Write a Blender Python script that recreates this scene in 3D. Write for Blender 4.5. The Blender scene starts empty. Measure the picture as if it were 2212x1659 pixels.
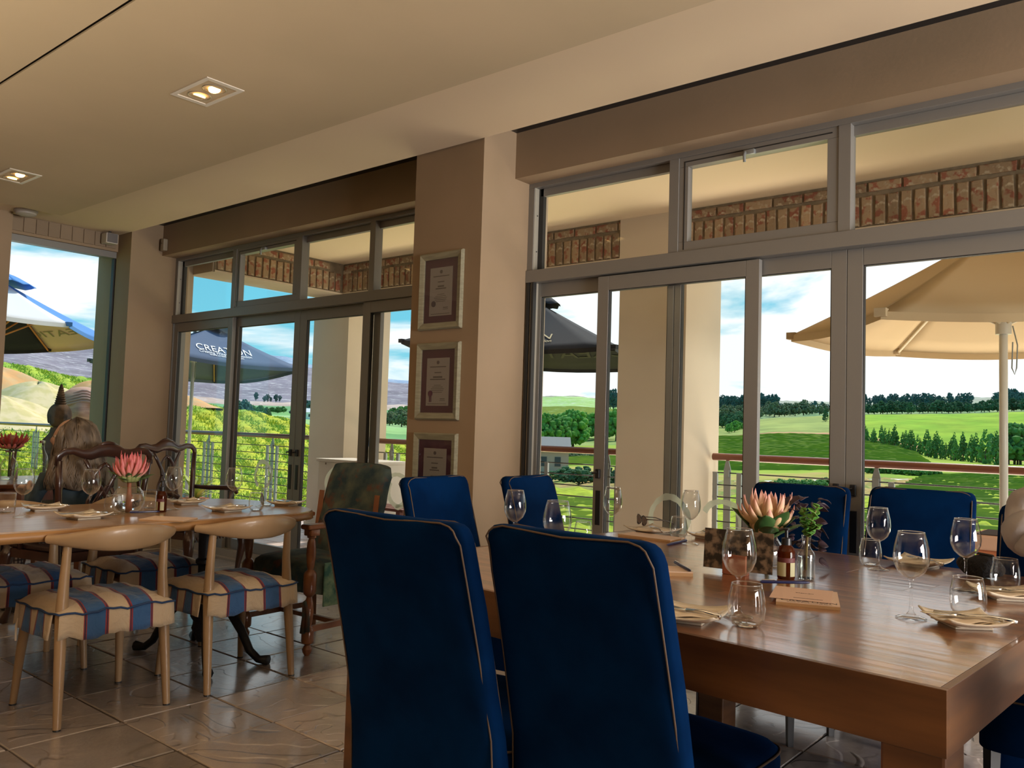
import bpy, bmesh, math, random
import numpy as np
from mathutils import Vector, Matrix, Euler
random.seed(7); np.random.seed(7)
D = bpy.data; SC = bpy.context.scene
COL = SC.collection
PI = math.pi
# ------------------------------------------------------------------ camera
EYE = Vector((0, 0, 1.19)); FPX = 1805.25
yaw, pitch, roll = math.radians(-39.6924), math.radians(3.2208), math.radians(1.7732)
fw = Vector((math.sin(yaw)*math.cos(pitch), math.cos(yaw)*math.cos(pitch), math.sin(pitch)))
r0 = Vector((math.cos(yaw), -math.sin(yaw), 0)); u0 = r0.cross(fw)
RT = r0*math.cos(roll)+u0*math.sin(roll); UP = -r0*math.sin(roll)+u0*math.cos(roll)
cam = D.cameras.new('camera'); cam.sensor_width = 36; cam.lens = 36*FPX/2212
cam.clip_start = .05; cam.clip_end = 12000
co = D.objects.new('camera', cam); COL.objects.link(co)
co.matrix_world = Matrix(((RT.x, UP.x, -fw.x, EYE.x), (RT.y, UP.y, -fw.y, EYE.y), (RT.z, UP.z, -fw.z, EYE.z), (0, 0, 0, 1)))
SC.camera = co
def ray(x, y): return RT*((x-1106)/FPX)-UP*((y-829.5)/FPX)+fw
def onz(x, y, z): d = ray(x, y); return EYE+d*((z-EYE.z)/d.z)
def ony(x, y, Y): d = ray(x, y); return EYE+d*(Y/d.y)
def onx(x, y, X): d = ray(x, y); return EYE+d*(X/d.x)
# ------------------------------------------------------------------ view, sky, sun, lights
SC.view_settings.view_transform = 'Standard'; SC.view_settings.look = 'None'
SC.view_settings.gamma = 1; SC.view_settings.use_curve_mapping = False
SC.view_settings.exposure = 0.0
def world():
    w = D.worlds.new('sky'); SC.world = w; w.use_nodes = True
    nt = w.node_tree; N = nt.nodes; L = nt.links; N.clear()
    out = N.new('ShaderNodeOutputWorld'); bg = N.new('ShaderNodeBackground'); L.new(bg.outputs[0], out.inputs[0])
    tc = N.new('ShaderNodeTexCoord'); sep = N.new('ShaderNodeSeparateXYZ'); L.new(tc.outputs['Generated'], sep.inputs[0])
    # elevation gradient
    gr = N.new('ShaderNodeValToRGB'); L.new(sep.outputs['Z'], gr.inputs[0])
    e = gr.color_ramp.elements
    e[0].position = 0; e[0].color = (.36, .78, .90, 1)
    e[1].position = 1; e[1].color = (.05, .30, .70, 1)
    a = gr.color_ramp.elements.new(.12); a.color = (.20, .68, .88, 1)
    a = gr.color_ramp.elements.new(.35); a.color = (.10, .50, .80, 1)
    # flat cloud layer coordinates
    ad = N.new('ShaderNodeMath'); ad.operation = 'ADD'; ad.inputs[1].default_value = .12; L.new(sep.outputs['Z'], ad.inputs[0])
    mx = N.new('ShaderNodeMath'); mx.operation = 'MAXIMUM'; mx.inputs[1].default_value = .06; L.new(ad.outputs[0], mx.inputs[0])
    dx = N.new('ShaderNodeMath'); dx.operation = 'DIVIDE'; L.new(sep.outputs['X'], dx.inputs[0]); L.new(mx.outputs[0], dx.inputs[1])
    dy = N.new('ShaderNodeMath'); dy.operation = 'DIVIDE'; L.new(sep.outputs['Y'], dy.inputs[0]); L.new(mx.outputs[0], dy.inputs[1])
    cb = N.new('ShaderNodeCombineXYZ'); L.new(dx.outputs[0], cb.inputs[0]); L.new(dy.outputs[0], cb.inputs[1]); cb.inputs[2].default_value = 3.3
    n1 = N.new('ShaderNodeTexNoise'); n1.inputs['Scale'].default_value = .55; n1.inputs['Detail'].default_value = 7; n1.inputs['Roughness'].default_value = .55; n1.inputs['Distortion'].default_value = .4
    L.new(cb.outputs[0], n1.inputs['Vector'])
    # more cover towards +X
    sh = N.new('ShaderNodeMath'); sh.operation = 'MULTIPLY_ADD'; L.new(sep.outputs['Y'], sh.inputs[0]); sh.inputs[1].default_value = .20; L.new(n1.outputs['Fac'], sh.inputs[2])
    cr = N.new('ShaderNodeValToRGB'); L.new(sh.outputs[0], cr.inputs[0])
    cr.color_ramp.elements[0].position = .515; cr.color_ramp.elements[0].color = (0, 0, 0, 1)
    cr.color_ramp.elements[1].position = .61; cr.color_ramp.elements[1].color = (1, 1, 1, 1)
    m = N.new('ShaderNodeMixRGB'); L.new(cr.outputs[0], m.inputs[0]); L.new(gr.outputs[0], m.inputs[1]); m.inputs[2].default_value = (1.12, 1.15, 1.18, 1)
    L.new(m.outputs[0], bg.inputs[0]); bg.inputs[1].default_value = 1.0
world()
def sun():
    l = D.lights.new('sun', 'SUN'); l.energy = 4.2; l.angle = math.radians(2); l.color = (1, .93, .82)
    o = D.objects.new('sun', l); COL.objects.link(o); o.rotation_euler = Vector((-.08, .60, .80)).to_track_quat('Z', 'Y').to_euler()
sun()
def area(name, loc, to, sx, sy, e, col):
    l = D.lights.new(name, 'AREA'); l.shape = 'RECTANGLE'; l.size = sx; l.size_y = sy; l.energy = e; l.color = col
    o = D.objects.new(name, l); COL.objects.link(o); o.location = loc
    o.rotation_euler = (Vector(loc)-Vector(to)).to_track_quat('Z', 'Y').to_euler()
    return o
area('window_daylight', (4.7, 2.35, 1.1), (-3, 2.3, 2.2), 2.7, 1.8, 560, (1, .95, .90))  # added fill lamp out of view, brightens the sides facing right
area('slope_bounce', (-2.5, 8.1, -.75), (-2.5, 5.2, 3.0), 11, 1.8, 430, (1, .80, .58))  # added lamp hidden below the terrace edge, lights soffit from underneath
rl_ = area('room_light', (-2.8, -1.2, .3), (-2.8, -1.2, 3), 6.0, 1.6, 175, (1, .84, .64)); rl_.data.spread = math.radians(115)  # added upward fill near the floor, out of view, brightens the ceiling

# ------------------------------------------------------------------ materials
MATS = {}
def mat(name, c, rough=.5, metal=0, c2=None, scale=8, stretch=(1, 1, 1), detail=4, bump=0, bscale=None, coat=0, sheen=0, rnd=0, spec=.5, lo=.4, hi=.6, emit=None, obj=True, coatr=.1):
    if name in MATS: return MATS[name]
    m = D.materials.new(name); m.use_nodes = True; MATS[name] = m
    nt = m.node_tree; N = nt.nodes; L = nt.links
    b = N['Principled BSDF']; b.inputs['Base Color'].default_value = (*c, 1)
    b.inputs['Roughness'].default_value = rough; b.inputs['Metallic'].default_value = metal
    b.inputs['Specular IOR Level'].default_value = spec
    b.inputs['Coat Weight'].default_value = coat; b.inputs['Coat Roughness'].default_value = coatr
    b.inputs['Sheen Weight'].default_value = sheen
    m.diffuse_color = (*c, 1)
    if emit: b.inputs['Emission Color'].default_value = (*emit[0], 1); b.inputs['Emission Strength'].default_value = emit[1]
    vec = None
    if c2 or bump:
        tc = N.new('ShaderNodeTexCoord'); mp = N.new('ShaderNodeMapping'); mp.inputs['Scale'].default_value = stretch
        L.new(tc.outputs['Object'], mp.inputs[0]); vec = mp.outputs[0]
        if rnd:
            oi = N.new('ShaderNodeObjectInfo'); ml = N.new('ShaderNodeVectorMath'); ml.operation = 'MULTIPLY_ADD'
            cx = N.new('ShaderNodeCombineXYZ')
            for k in range(3): L.new(oi.outputs['Random'], cx.inputs[k])
            L.new(cx.outputs[0], ml.inputs[0]); ml.inputs[1].default_value = (17, 31, 23); L.new(mp.outputs[0], ml.inputs[2]); vec = ml.outputs[0]
    colsock = None
    if c2:
        n = N.new('ShaderNodeTexNoise'); n.inputs['Scale'].default_value = scale; n.inputs['Detail'].default_value = detail; L.new(vec, n.inputs['Vector'])
        r = N.new('ShaderNodeValToRGB'); L.new(n.outputs['Fac'], r.inputs[0])
        r.color_ramp.elements[0].position = lo; r.color_ramp.elements[0].color = (*c, 1)
        r.color_ramp.elements[1].position = hi; r.color_ramp.elements[1].color = (*c2, 1)
        colsock = r.outputs[0]
    if rnd:
        oi = N.new('ShaderNodeObjectInfo'); mr = N.new('ShaderNodeMapRange'); L.new(oi.outputs['Random'], mr.inputs[0])
        mr.inputs['To Min'].default_value = 1-rnd; mr.inputs['To Max'].default_value = 1+rnd
        hs = N.new('ShaderNodeHueSaturation'); L.new(mr.outputs[0], hs.inputs['Value'])
        if colsock: L.new(colsock, hs.inputs['Color'])
        else: hs.inputs['Color'].default_value = (*c, 1)
        colsock = hs.outputs[0]
    if colsock: L.new(colsock, b.inputs['Base Color'])
    if bump:
        n = N.new('ShaderNodeTexNoise'); n.inputs['Scale'].default_value = bscale or scale; n.inputs['Detail'].default_value = 5; L.new(vec, n.inputs['Vector'])
        bp = N.new('ShaderNodeBump'); bp.inputs['Strength'].default_value = min(1, bump); bp.inputs['Distance'].default_value = .01; L.new(n.outputs['Fac'], bp.inputs['Height'])
        L.new(bp.outputs[0], b.inputs['Normal'])
        if coat: L.new(bp.outputs[0], b.inputs['Coat Normal'])
    return m
def glassmat(name, tint=(1, 1, 1), edge=.5, rough=.0, power=3, minr=.03, edgecol=(.9, .95, 1)):
    if name in MATS: return MATS[name]
    m = D.materials.new(name); m.use_nodes = True; MATS[name] = m; nt = m.node_tree; N = nt.nodes; L = nt.links; N.clear()
    out = N.new('ShaderNodeOutputMaterial'); mx = N.new('ShaderNodeMixShader'); L.new(mx.outputs[0], out.inputs[0])
    t = N.new('ShaderNodeBsdfTransparent'); t.inputs[0].default_value = (*tint, 1)
    g = N.new('ShaderNodeBsdfGlossy'); g.inputs['Roughness'].default_value = rough; g.inputs[0].default_value = (*edgecol, 1)
    lw = N.new('ShaderNodeLayerWeight'); lw.inputs[0].default_value = .5
    pw = N.new('ShaderNodeMath'); pw.operation = 'POWER'; L.new(lw.outputs['Facing'], pw.inputs[0]); pw.inputs[1].default_value = power
    ma = N.new('ShaderNodeMath'); ma.operation = 'MULTIPLY_ADD'; L.new(pw.outputs[0], ma.inputs[0]); ma.inputs[1].default_value = edge; ma.inputs[2].default_value = minr
    L.new(ma.outputs[0], mx.inputs[0]); L.new(t.outputs[0], mx.inputs[1]); L.new(g.outputs[0], mx.inputs[2])
    return m
def realglass(name, col=(1, 1, 1), ior=1.45, rough=0):
    if name in MATS: return MATS[name]
    m = D.materials.new(name); m.use_nodes = True; MATS[name] = m
    b = m.node_tree.nodes['Principled BSDF']; b.inputs['Base Color'].default_value = (*col, 1); b.inputs['Transmission Weight'].default_value = 1
    b.inputs['IOR'].default_value = ior; b.inputs['Roughness'].default_value = rough
    return m
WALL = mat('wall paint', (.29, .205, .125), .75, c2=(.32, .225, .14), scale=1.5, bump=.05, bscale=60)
CEIL = mat('ceiling paint', (.56, .44, .29), .8, c2=(.53, .42, .275), scale=1.2)
CEIL2 = mat('ceiling border paint', (.68, .54, .38), .8)  # lighter than the inner panel: window light put into the colour
EXT = mat('cream plaster', (.58, .48, .37), .85, c2=(.55, .45, .345), scale=2, bump=.08, bscale=40)
SOFF = mat('soffit paint', (.80, .66, .46), .85)
ALU = mat('grey aluminium', (.25, .24, .225), .42, metal=.35)
ALUD = mat('dark rubber seal', (.02, .02, .02), .6)
ALUL = mat('pale aluminium', (.45, .42, .35), .45, metal=.3)
BLACK = mat('black plastic', (.012, .013, .016), .35)
WIN = glassmat('window glass', (.975, .988, .98), edge=.35, power=4, minr=.008)
FROST = glassmat('frosted film', (.75, .8, .72), edge=0, minr=.0)
def frost():
    m = MATS['frosted film']; nt = m.node_tree; N = nt.nodes; L = nt.links; N.clear()
    out = N.new('ShaderNodeOutputMaterial'); mx = N.new('ShaderNodeMixShader'); mx.inputs[0].default_value = .62
    t = N.new('ShaderNodeBsdfTransparent'); d = N.new('ShaderNodeBsdfTranslucent'); d.inputs[0].default_value = (.8, .86, .76, 1)
    d2 = N.new('ShaderNodeBsdfDiffuse'); d2.inputs[0].default_value = (.7, .75, .66, 1); m2 = N.new('ShaderNodeMixShader'); L.new(d.outputs[0], m2.inputs[1]); L.new(d2.outputs[0], m2.inputs[2])
    L.new(t.outputs[0], mx.inputs[1]); L.new(m2.outputs[0], mx.inputs[2]); L.new(mx.outputs[0], out.inputs[0])
frost()
GL = glassmat('drinking glass', (.985, .99, .99), edge=.95, power=3.2, minr=.022, edgecol=(1, 1, 1))
GLS = realglass('solid glass', (1, 1, 1))
WATER = realglass('water', (.97, .99, .98), 1.33)
AMBER = realglass('amber glass', (.55, .13, .01), 1.45)
VEL = mat('navy velvet', (.0003, .010, .044), .85, spec=.03, c2=(.0005, .016, .068), scale=5, detail=5, bump=.15, bscale=9, sheen=.02)
VEL.node_tree.nodes['Principled BSDF'].inputs['Sheen Tint'].default_value = (.1, .3, .9, 1)
PIPE = mat('gold piping', (.09, .055, .035), .7)
DARKLEG = mat('dark chair leg', (.012, .012, .016), .4)
BEECH = mat('light oak', (.37, .24, .13), .40, c2=(.28, .175, .09), scale=3, stretch=(1, 1, .15), detail=6, bump=.02, coat=.15)
TBL = mat('table staves', (.30, .125, .045), .3, c2=(.17, .065, .024), scale=6, stretch=(.35, 3.5, 3.5), detail=7, bump=.10, bscale=7, coat=1, rnd=.22, coatr=.16)
TBLS = mat('table apron wood', (.17, .07, .022), .4, c2=(.075, .028, .009), scale=4, stretch=(.5, .5, 4), detail=7, coat=.25, lo=.35, hi=.65)
LTBL = mat('oval table oak', (.38, .24, .13), .3, c2=(.33, .18, .08), scale=4, stretch=(4, .3, 4), detail=6, coat=.5, coatr=.18)
LTBE = mat('oval table edge', (.36, .18, .06), .4, c2=(.25, .12, .04), scale=6, stretch=(1, .2, 3))
MAHO = mat('dark mahogany', (.055, .02, .012), .28, c2=(.03, .011, .008), scale=6, coat=.4)
MAHL = mat('red mahogany', (.20, .065, .022), .3, c2=(.11, .035, .014), scale=7, coat=.4)
IRON = mat('black cast iron', (.012, .013, .016), .45, metal=.3, bump=.2, bscale=60)
WHITE = mat('white porcelain', (.66, .57, .45), .25, coat=.3)
NAPK = mat('cream napkin', (.68, .57, .44), .9, bump=.1, bscale=80)
STEEL = mat('cutlery steel', (.72, .72, .72), .12, metal=1)
PAPER = mat('notepad paper', (.62, .45, .34), .7)
PAPERE = mat('notepad edge', (.42, .25, .12), .7)
PEN = mat('navy pen', (.01, .014, .07), .3)
RAILW = mat('varnished rail timber', (.22, .07, .035), .35, c2=(.15, .045, .024), scale=5, stretch=(.2, 3, 3), coat=.3)
GALV = mat('galvanised steel', (.30, .32, .32), .45, metal=.5)
GAPM = mat('dark gap', (.01, .008, .006), 1, spec=0)
GROUT = mat('floor grout', (.07, .052, .042), .8)
def slate():
    m = mat('slate tile', (.46, .39, .35), .28, c2=(.21, .19, .19), scale=1.6, detail=6, rnd=.42, lo=.3, hi=.7, spec=.8, coat=.8, coatr=.16)
    nt = m.node_tree; N = nt.nodes; L = nt.links; b = N['Principled BSDF']
    tc = N.new('ShaderNodeTexCoord'); oi = N.new('ShaderNodeObjectInfo'); cx = N.new('ShaderNodeCombineXYZ')
    for k in range(3): L.new(oi.outputs['Random'], cx.inputs[k])
    va = N.new('ShaderNodeVectorMath'); va.operation = 'MULTIPLY_ADD'; L.new(cx.outputs[0], va.inputs[0]); va.inputs[1].default_value = (37, 51, 11); L.new(tc.outputs['Object'], va.inputs[2])
    n = N.new('ShaderNodeTexNoise'); n.inputs['Scale'].default_value = 2.0; n.inputs['Detail'].default_value = 2.5; n.inputs['Distortion'].default_value = 1.1; L.new(va.outputs[0], n.inputs['Vector'])
    # terraces: cleft layers of the stone
    st = N.new('ShaderNodeMath'); st.operation = 'MULTIPLY'; st.inputs[1].default_value = 7; L.new(n.outputs['Fac'], st.inputs[0])
    fl = N.new('ShaderNodeMath'); fl.operation = 'FLOOR'; L.new(st.outputs[0], fl.inputs[0])
    fr = N.new('ShaderNodeMath'); fr.operation = 'FRACT'; L.new(st.outputs[0], fr.inputs[0])
    rp = N.new('ShaderNodeMapRange'); rp.interpolation_type = 'SMOOTHSTEP'; L.new(fr.outputs[0], rp.inputs[0]); rp.inputs['From Max'].default_value = .12
    sm = N.new('ShaderNodeMath'); sm.operation = 'ADD'; L.new(fl.outputs[0], sm.inputs[0]); L.new(rp.outputs[0], sm.inputs[1])
    n2 = N.new('ShaderNodeTexNoise'); n2.inputs['Scale'].default_value = 22; n2.inputs['Detail'].default_value = 6; L.new(va.outputs[0], n2.inputs['Vector'])
    b1 = N.new('ShaderNodeBump'); b1.inputs['Distance'].default_value = .008; b1.inputs['Strength'].default_value = .9; L.new(sm.outputs[0], b1.inputs['Height'])
    b2 = N.new('ShaderNodeBump'); b2.inputs['Distance'].default_value = .006; b2.inputs['Strength'].default_value = .8; L.new(n2.outputs['Fac'], b2.inputs['Height']); L.new(b1.outputs[0], b2.inputs['Normal'])
    L.new(b2.outputs[0], b.inputs['Normal'])
    return m
SLATE = slate()
TERR = mat('pink terrace tile', (.70, .54, .48), .4, c2=(.62, .46, .39), scale=2, rnd=.12)
def brickmat():
    m = mat('old brick', (.30, .205, .125), .9, c2=(.25, .085, .05), scale=16, detail=5, rnd=.3, lo=.52, hi=.60, bump=.7, bscale=35)
    nt = m.node_tree; N = nt.nodes; L = nt.links; b = N['Principled BSDF']
    src = b.inputs['Base Color'].links[0].from_socket
    tc = N.new('ShaderNodeTexCoord'); n = N.new('ShaderNodeTexNoise'); n.inputs['Scale'].default_value = 22; n.inputs['Detail'].default_value = 6
    va = N.new('ShaderNodeVectorMath'); va.operation = 'ADD'; va.inputs[1].default_value = (5, 9, 2); L.new(tc.outputs['Object'], va.inputs[0]); L.new(va.outputs[0], n.inputs['Vector'])
    r = N.new('ShaderNodeValToRGB'); r.color_ramp.elements[0].position = .55; r.color_ramp.elements[1].position = .64; L.new(n.outputs['Fac'], r.inputs[0])
    mx = N.new('ShaderNodeMixRGB'); L.new(r.outputs[0], mx.inputs[0]); L.new(src, mx.inputs[1]); mx.inputs[2].default_value = (.42, .34, .24, 1); L.new(mx.outputs[0], b.inputs['Base Color'])
    return m
BRICK = brickmat()
MORTAR = mat('grey mortar', (.22, .165, .11), .95, c2=(.17, .13, .085), scale=20, bump=.4, bscale=40)
PBRICK = mat('painted brick', (.26, .19, .125), .8, rnd=.06, bump=.3, bscale=30)
def stripes():
    # awning stripe fabric: cream with blue bands edged by red lines, bands run along local Y
    m = D.materials.new('striped seat cloth'); m.use_nodes = True; MATS['stripe'] = m; nt = m.node_tree; N = nt.nodes; L = nt.links; b = N['Principled BSDF']
    b.inputs['Roughness'].default_value = .9; b.inputs['Sheen Weight'].default_value = .2
    tc = N.new('ShaderNodeUVMap'); sp = N.new('ShaderNodeSeparateXYZ'); L.new(tc.outputs[0], sp.inputs[0])
    r = N.new('ShaderNodeValToRGB'); r.color_ramp.interpolation = 'CONSTANT'; L.new(sp.outputs['X'], r.inputs[0])
    cr, bl, rd, dk = (.50, .39, .27, 1), (.028, .095, .24, 1), (.24, .03, .04, 1), (.03, .02, .05, 1)
    e = r.color_ramp.elements; e[0].position = 0; e[0].color = cr; e[1].position = .195; e[1].color = rd
    for p, c in ((.203, dk), (.211, rd), (.219, bl), (.375, rd), (.383, dk), (.391, rd), (.40, cr), (.585, rd), (.593, dk), (.601, rd), (.61, bl), (.77, rd), (.778, dk), (.786, rd), (.795, cr)):
        x = r.color_ramp.elements.new(p); x.color = c
    L.new(r.outputs[0], b.inputs['Base Color'])
    tg = N.new('ShaderNodeTexCoord'); mp = N.new('ShaderNodeMapping'); mp.inputs['Scale'].default_value = (1, 1, 1); L.new(tg.outputs['Object'], mp.inputs[0])
    n = N.new('ShaderNodeTexNoise'); n.inputs['Scale'].default_value = 9; n.inputs['Detail'].default_value = 4; n.inputs['Distortion'].default_value = 1.2; L.new(mp.outputs[0], n.inputs['Vector'])
    bp = N.new('ShaderNodeBump'); bp.inputs['Distance'].default_value = .03; bp.inputs['Strength'].default_value = .55; L.new(n.outputs['Fac'], bp.inputs['Height']); L.new(bp.outputs[0], b.inputs['Normal'])
    return m
STRIPE = stripes()
BCORD = mat('navy cord', (.015, .045, .13), .8)
TAPES = mat('painterly upholstery', (.012, .035, .045), .85, c2=(.11, .125, .085), scale=9, detail=9, lo=.38, hi=.72, bump=.2, bscale=12)
def tapest():
    m = TAPES; nt = m.node_tree; N = nt.nodes; L = nt.links; b = N['Principled BSDF']; src = b.inputs['Base Color'].links[0].from_socket
    tc = N.new('ShaderNodeTexCoord'); n = N.new('ShaderNodeTexNoise'); n.inputs['Scale'].default_value = 13; n.inputs['Detail'].default_value = 6; L.new(tc.outputs['Object'], n.inputs['Vector'])
    r = N.new('ShaderNodeValToRGB'); r.color_ramp.elements[0].position = .56; r.color_ramp.elements[1].position = .68; L.new(n.outputs['Fac'], r.inputs[0])
    mx = N.new('ShaderNodeMixRGB'); L.new(r.outputs[0], mx.inputs[0]); L.new(src, mx.inputs[1]); mx.inputs[2].default_value = (.10, .045, .03, 1); L.new(mx.outputs[0], b.inputs['Base Color'])
tapest()
TAPG = mat('green floral cloth', (.03, .12, .10), .85, c2=(.22, .32, .20), scale=22, detail=8, lo=.35, hi=.7, bump=.3, bscale=25)
GREYC = mat('umbrella slate cloth', (.10, .15, .25), .9); CREAMC = mat('umbrella cream cloth', (.66, .52, .33), .9)
BLACKC = mat('umbrella black cloth', (.011, .011, .015), .9); BLUEC = mat('umbrella blue cloth', (.08, .25, .60), .9); WHITEC = mat('umbrella white cloth', (.85, .86, .9), .9)
def translucent(m, f):
    nt = m.node_tree; N = nt.nodes; L = nt.links; b = N['Principled BSDF']; out = N['Material Output']
    t = N.new('ShaderNodeBsdfTranslucent'); t.inputs[0].default_value = b.inputs['Base Color'].default_value
    if b.inputs['Base Color'].links: L.new(b.inputs['Base Color'].links[0].from_socket, t.inputs[0])
    mx = N.new('ShaderNodeMixShader'); mx.inputs[0].default_value = f
    L.new(b.outputs[0], mx.inputs[1]); L.new(t.outputs[0], mx.inputs[2]); L.new(mx.outputs[0], out.inputs[0])
translucent(CREAMC, .35); translucent(WHITEC, .25); translucent(GREYC, .15)
PRINTW = mat('white print', (.85, .85, .85), .7); PRINTG = mat('gold print', (.62, .50, .28), .7); PRINTD = mat('dark print', (.08, .06, .06), .7)
POLE = mat('cream pole', (.52, .50, .44), .4); TIMB = mat('pale timber', (.50, .30, .12), .5)
LEAF = mat('protea leaf', (.035, .085, .022), .45, c2=(.06, .12, .035), scale=12, spec=.4); PETAL = None
def petal(name, c1, c2, c3):
    m = D.materials.new(name); m.use_nodes = True; nt = m.node_tree; N = nt.nodes; L = nt.links; b = N['Principled BSDF']; b.inputs['Roughness'].default_value = .6
    uv = N.new('ShaderNodeUVMap'); sp = N.new('ShaderNodeSeparateXYZ'); L.new(uv.outputs[0], sp.inputs[0])
    r = N.new('ShaderNodeValToRGB'); L.new(sp.outputs['Y'], r.inputs[0]); e = r.color_ramp.elements; e[0].color = (*c1, 1); e[1].color = (*c3, 1); e[0].position = 0; e[1].position = 1
    x = e.new(.5); x.color = (*c2, 1); L.new(r.outputs[0], b.inputs['Base Color']); return m
PET1 = petal('pale pink petal', (.50, .42, .12), (.72, .50, .28), (.62, .27, .25))
PET2 = petal('rose petal', (.55, .40, .25), (.70, .24, .22), (.62, .12, .14))
PET3 = petal('red petal', (.50, .22, .15), (.48, .08, .07), (.36, .04, .05))

# ------------------------------------------------------------------ mesh helpers
class MB:
    def __init__(s): s.v = []; s.f = []; s.uv = {}
    def add(s, vs, fs, M=None):
        k = len(s.v)
        for p in vs:
            p = Vector(p); s.v.append(M @ p if M else p)
        for f in fs: s.f.append(tuple(i+k for i in f))
        return s
    def box(s, a, b, M=None, bev=0):
        x0, y0, z0 = a; x1, y1, z1 = b
        if bev:
            bm = bmesh.new(); bmesh.ops.create_cube(bm, size=1)
            for v in bm.verts: v.co = Vector(((x0+x1)/2+v.co.x*(x1-x0), (y0+y1)/2+v.co.y*(y1-y0), (z0+z1)/2+v.co.z*(z1-z0)))
            bmesh.ops.bevel(bm, geom=bm.edges[:], offset=bev, segments=2, profile=.5, affect='EDGES')
            bm.verts.index_update(); s.add([v.co.copy() for v in bm.verts], [[v.index for v in f.verts] for f in bm.faces], M); bm.free(); return s
        vs = [(x0, y0, z0), (x1, y0, z0), (x1, y1, z0), (x0, y1, z0), (x0, y0, z1), (x1, y0, z1), (x1, y1, z1), (x0, y1, z1)]
        return s.add(vs, [(0, 3, 2, 1), (4, 5, 6, 7), (0, 1, 5, 4), (1, 2, 6, 5), (2, 3, 7, 6), (3, 0, 4, 7)], M)
    def tube(s, pts, rad, n=10, M=None, closed=False, flat=1.0):
        pts = [Vector(p) for p in pts]; m = len(pts)
        if not hasattr(rad, '__len__'): rad = [rad]*m
        vs = []; fs = []; prev = None
        for i, p in enumerate(pts):
            t = (pts[(i+1) % m]-pts[i-1]) if closed else (pts[min(i+1, m-1)]-pts[max(i-1, 0)])
            t.normalize()
            if prev is None:
                u = t.orthogonal() if abs(t.z) < .9 else Vector((1, 0, 0)).cross(t).cross(t)*-1
                u = (Vector((0, 0, 1))-t*t.z) if abs(t.z) < .9 else (Vector((1, 0, 0))-t*t.x)
            else: u = prev-t*prev.dot(t)
            u.normalize(); prev = u; w = t.cross(u)
            for k in range(n):
                a = 2*PI*k/n; vs.append(p+u*math.cos(a)*rad[i]+w*math.sin(a)*rad[i]*flat)
        rng = m if closed else m-1
        for i in range(rng):
            for k in range(n):
                a = i*n+k; b = i*n+(k+1) % n; c = ((i+1) % m)*n+(k+1) % n; d = ((i+1) % m)*n+k
                fs.append((a, b, c, d))
        if not closed: fs.append(tuple(range(n-1, -1, -1))); fs.append(tuple((m-1)*n+k for k in range(n)))
        return s.add(vs, fs, M)
    def lathe(s, prof, n=24, M=None, cap=True):
        vs = []; fs = []; m = len(prof)
        for r, z in prof:
            for k in range(n): a = 2*PI*k/n; vs.append((max(r, 1e-4)*math.cos(a), max(r, 1e-4)*math.sin(a), z))
        for i in range(m-1):
            for k in range(n): fs.append((i*n+k, i*n+(k+1) % n, (i+1)*n+(k+1) % n, (i+1)*n+k))
        if cap: fs.append(tuple(range(n-1, -1, -1))); fs.append(tuple((m-1)*n+k for k in range(n)))
        return s.add(vs, fs, M)
    def grid(s, fn, nu, nv, M=None, uv=True):
        k = len(s.v); vs = []; 
        for j in range(nv+1):
            for i in range(nu+1):
                vs.append(fn(i/nu, j/nv)); s.uv[k+len(vs)-1] = (i/nu, j/nv)
        fs = [(j*(nu+1)+i, j*(nu+1)+i+1, (j+1)*(nu+1)+i+1, (j+1)*(nu+1)+i) for j in range(nv) for i in range(nu)]
        return s.add(vs, fs, M)
    def prism(s, poly, z0, z1, M=None):
        n = len(poly); vs = [(x, y, z0) for x, y in poly]+[(x, y, z1) for x, y in poly]
        return s.add(vs, [tuple(range(n-1, -1, -1)), tuple(range(n, 2*n))]+[(i, (i+1) % n, n+(i+1) % n, n+i) for i in range(n)], M)
    def sphere(s, c, r, n=12, m=8, M=None, sc=(1, 1, 1)):
        pr = [(math.sin(PI*i/m), -math.cos(PI*i/m)) for i in range(m+1)]
        T = Matrix.Translation(c) @ Matrix.Diagonal((r*sc[0], r*sc[1], r*sc[2], 1))
        return s.lathe(pr, n, (M @ T) if M else T, cap=False)
    def build(s, name, m, parent=None, smooth=False, world=False, thick=0, sub=0, bev=0):
        me = D.meshes.new(name)
        vs = s.v
        if parent is not None and world:
            inv = pmat(parent).inverted(); vs = [inv @ p for p in vs]
        me.from_pydata([tuple(p) for p in vs], [], s.f); me.update()
        if s.uv:
            ul = me.uv_layers.new(name='uv')
            for lp in me.loops: ul.data[lp.index].uv = s.uv.get(lp.vertex_index, (0, 0))
        for mm in (m if isinstance(m, (list, tuple)) else [m]): me.materials.append(mm)
        if smooth:
            for p in me.polygons: p.use_smooth = True
            if smooth is not True:
                try: me.set_sharp_from_angle(angle=smooth)
                except Exception: pass
        o = D.objects.new(name, me); COL.objects.link(o)
        if parent is not None: o.parent = parent
        if thick: md = o.modifiers.new('s', 'SOLIDIFY'); md.thickness = thick; md.offset = 0
        if bev: md = o.modifiers.new('b', 'BEVEL'); md.width = bev; md.segments = 2; md.limit_method = 'ANGLE'
        if sub: md = o.modifiers.new('u', 'SUBSURF'); md.levels = sub; md.render_levels = sub
        return o
def pmat(o):
    M = Matrix.LocRotScale(o.location, o.rotation_euler, o.scale)
    return (pmat(o.parent) @ M) if o.parent else M
def tag(o, label=None, cat=None, group=None, kind=None):
    if label: o['label'] = label
    if cat: o['category'] = cat
    if group: o['group'] = group
    if kind: o['kind'] = kind
    return o
def empty(name, loc, rz=0, **k):
    o = D.objects.new(name, None); COL.objects.link(o); o.location = loc; o.rotation_euler = (0, 0, rz); o.empty_display_size = .05
    return tag(o, **k)
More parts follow.
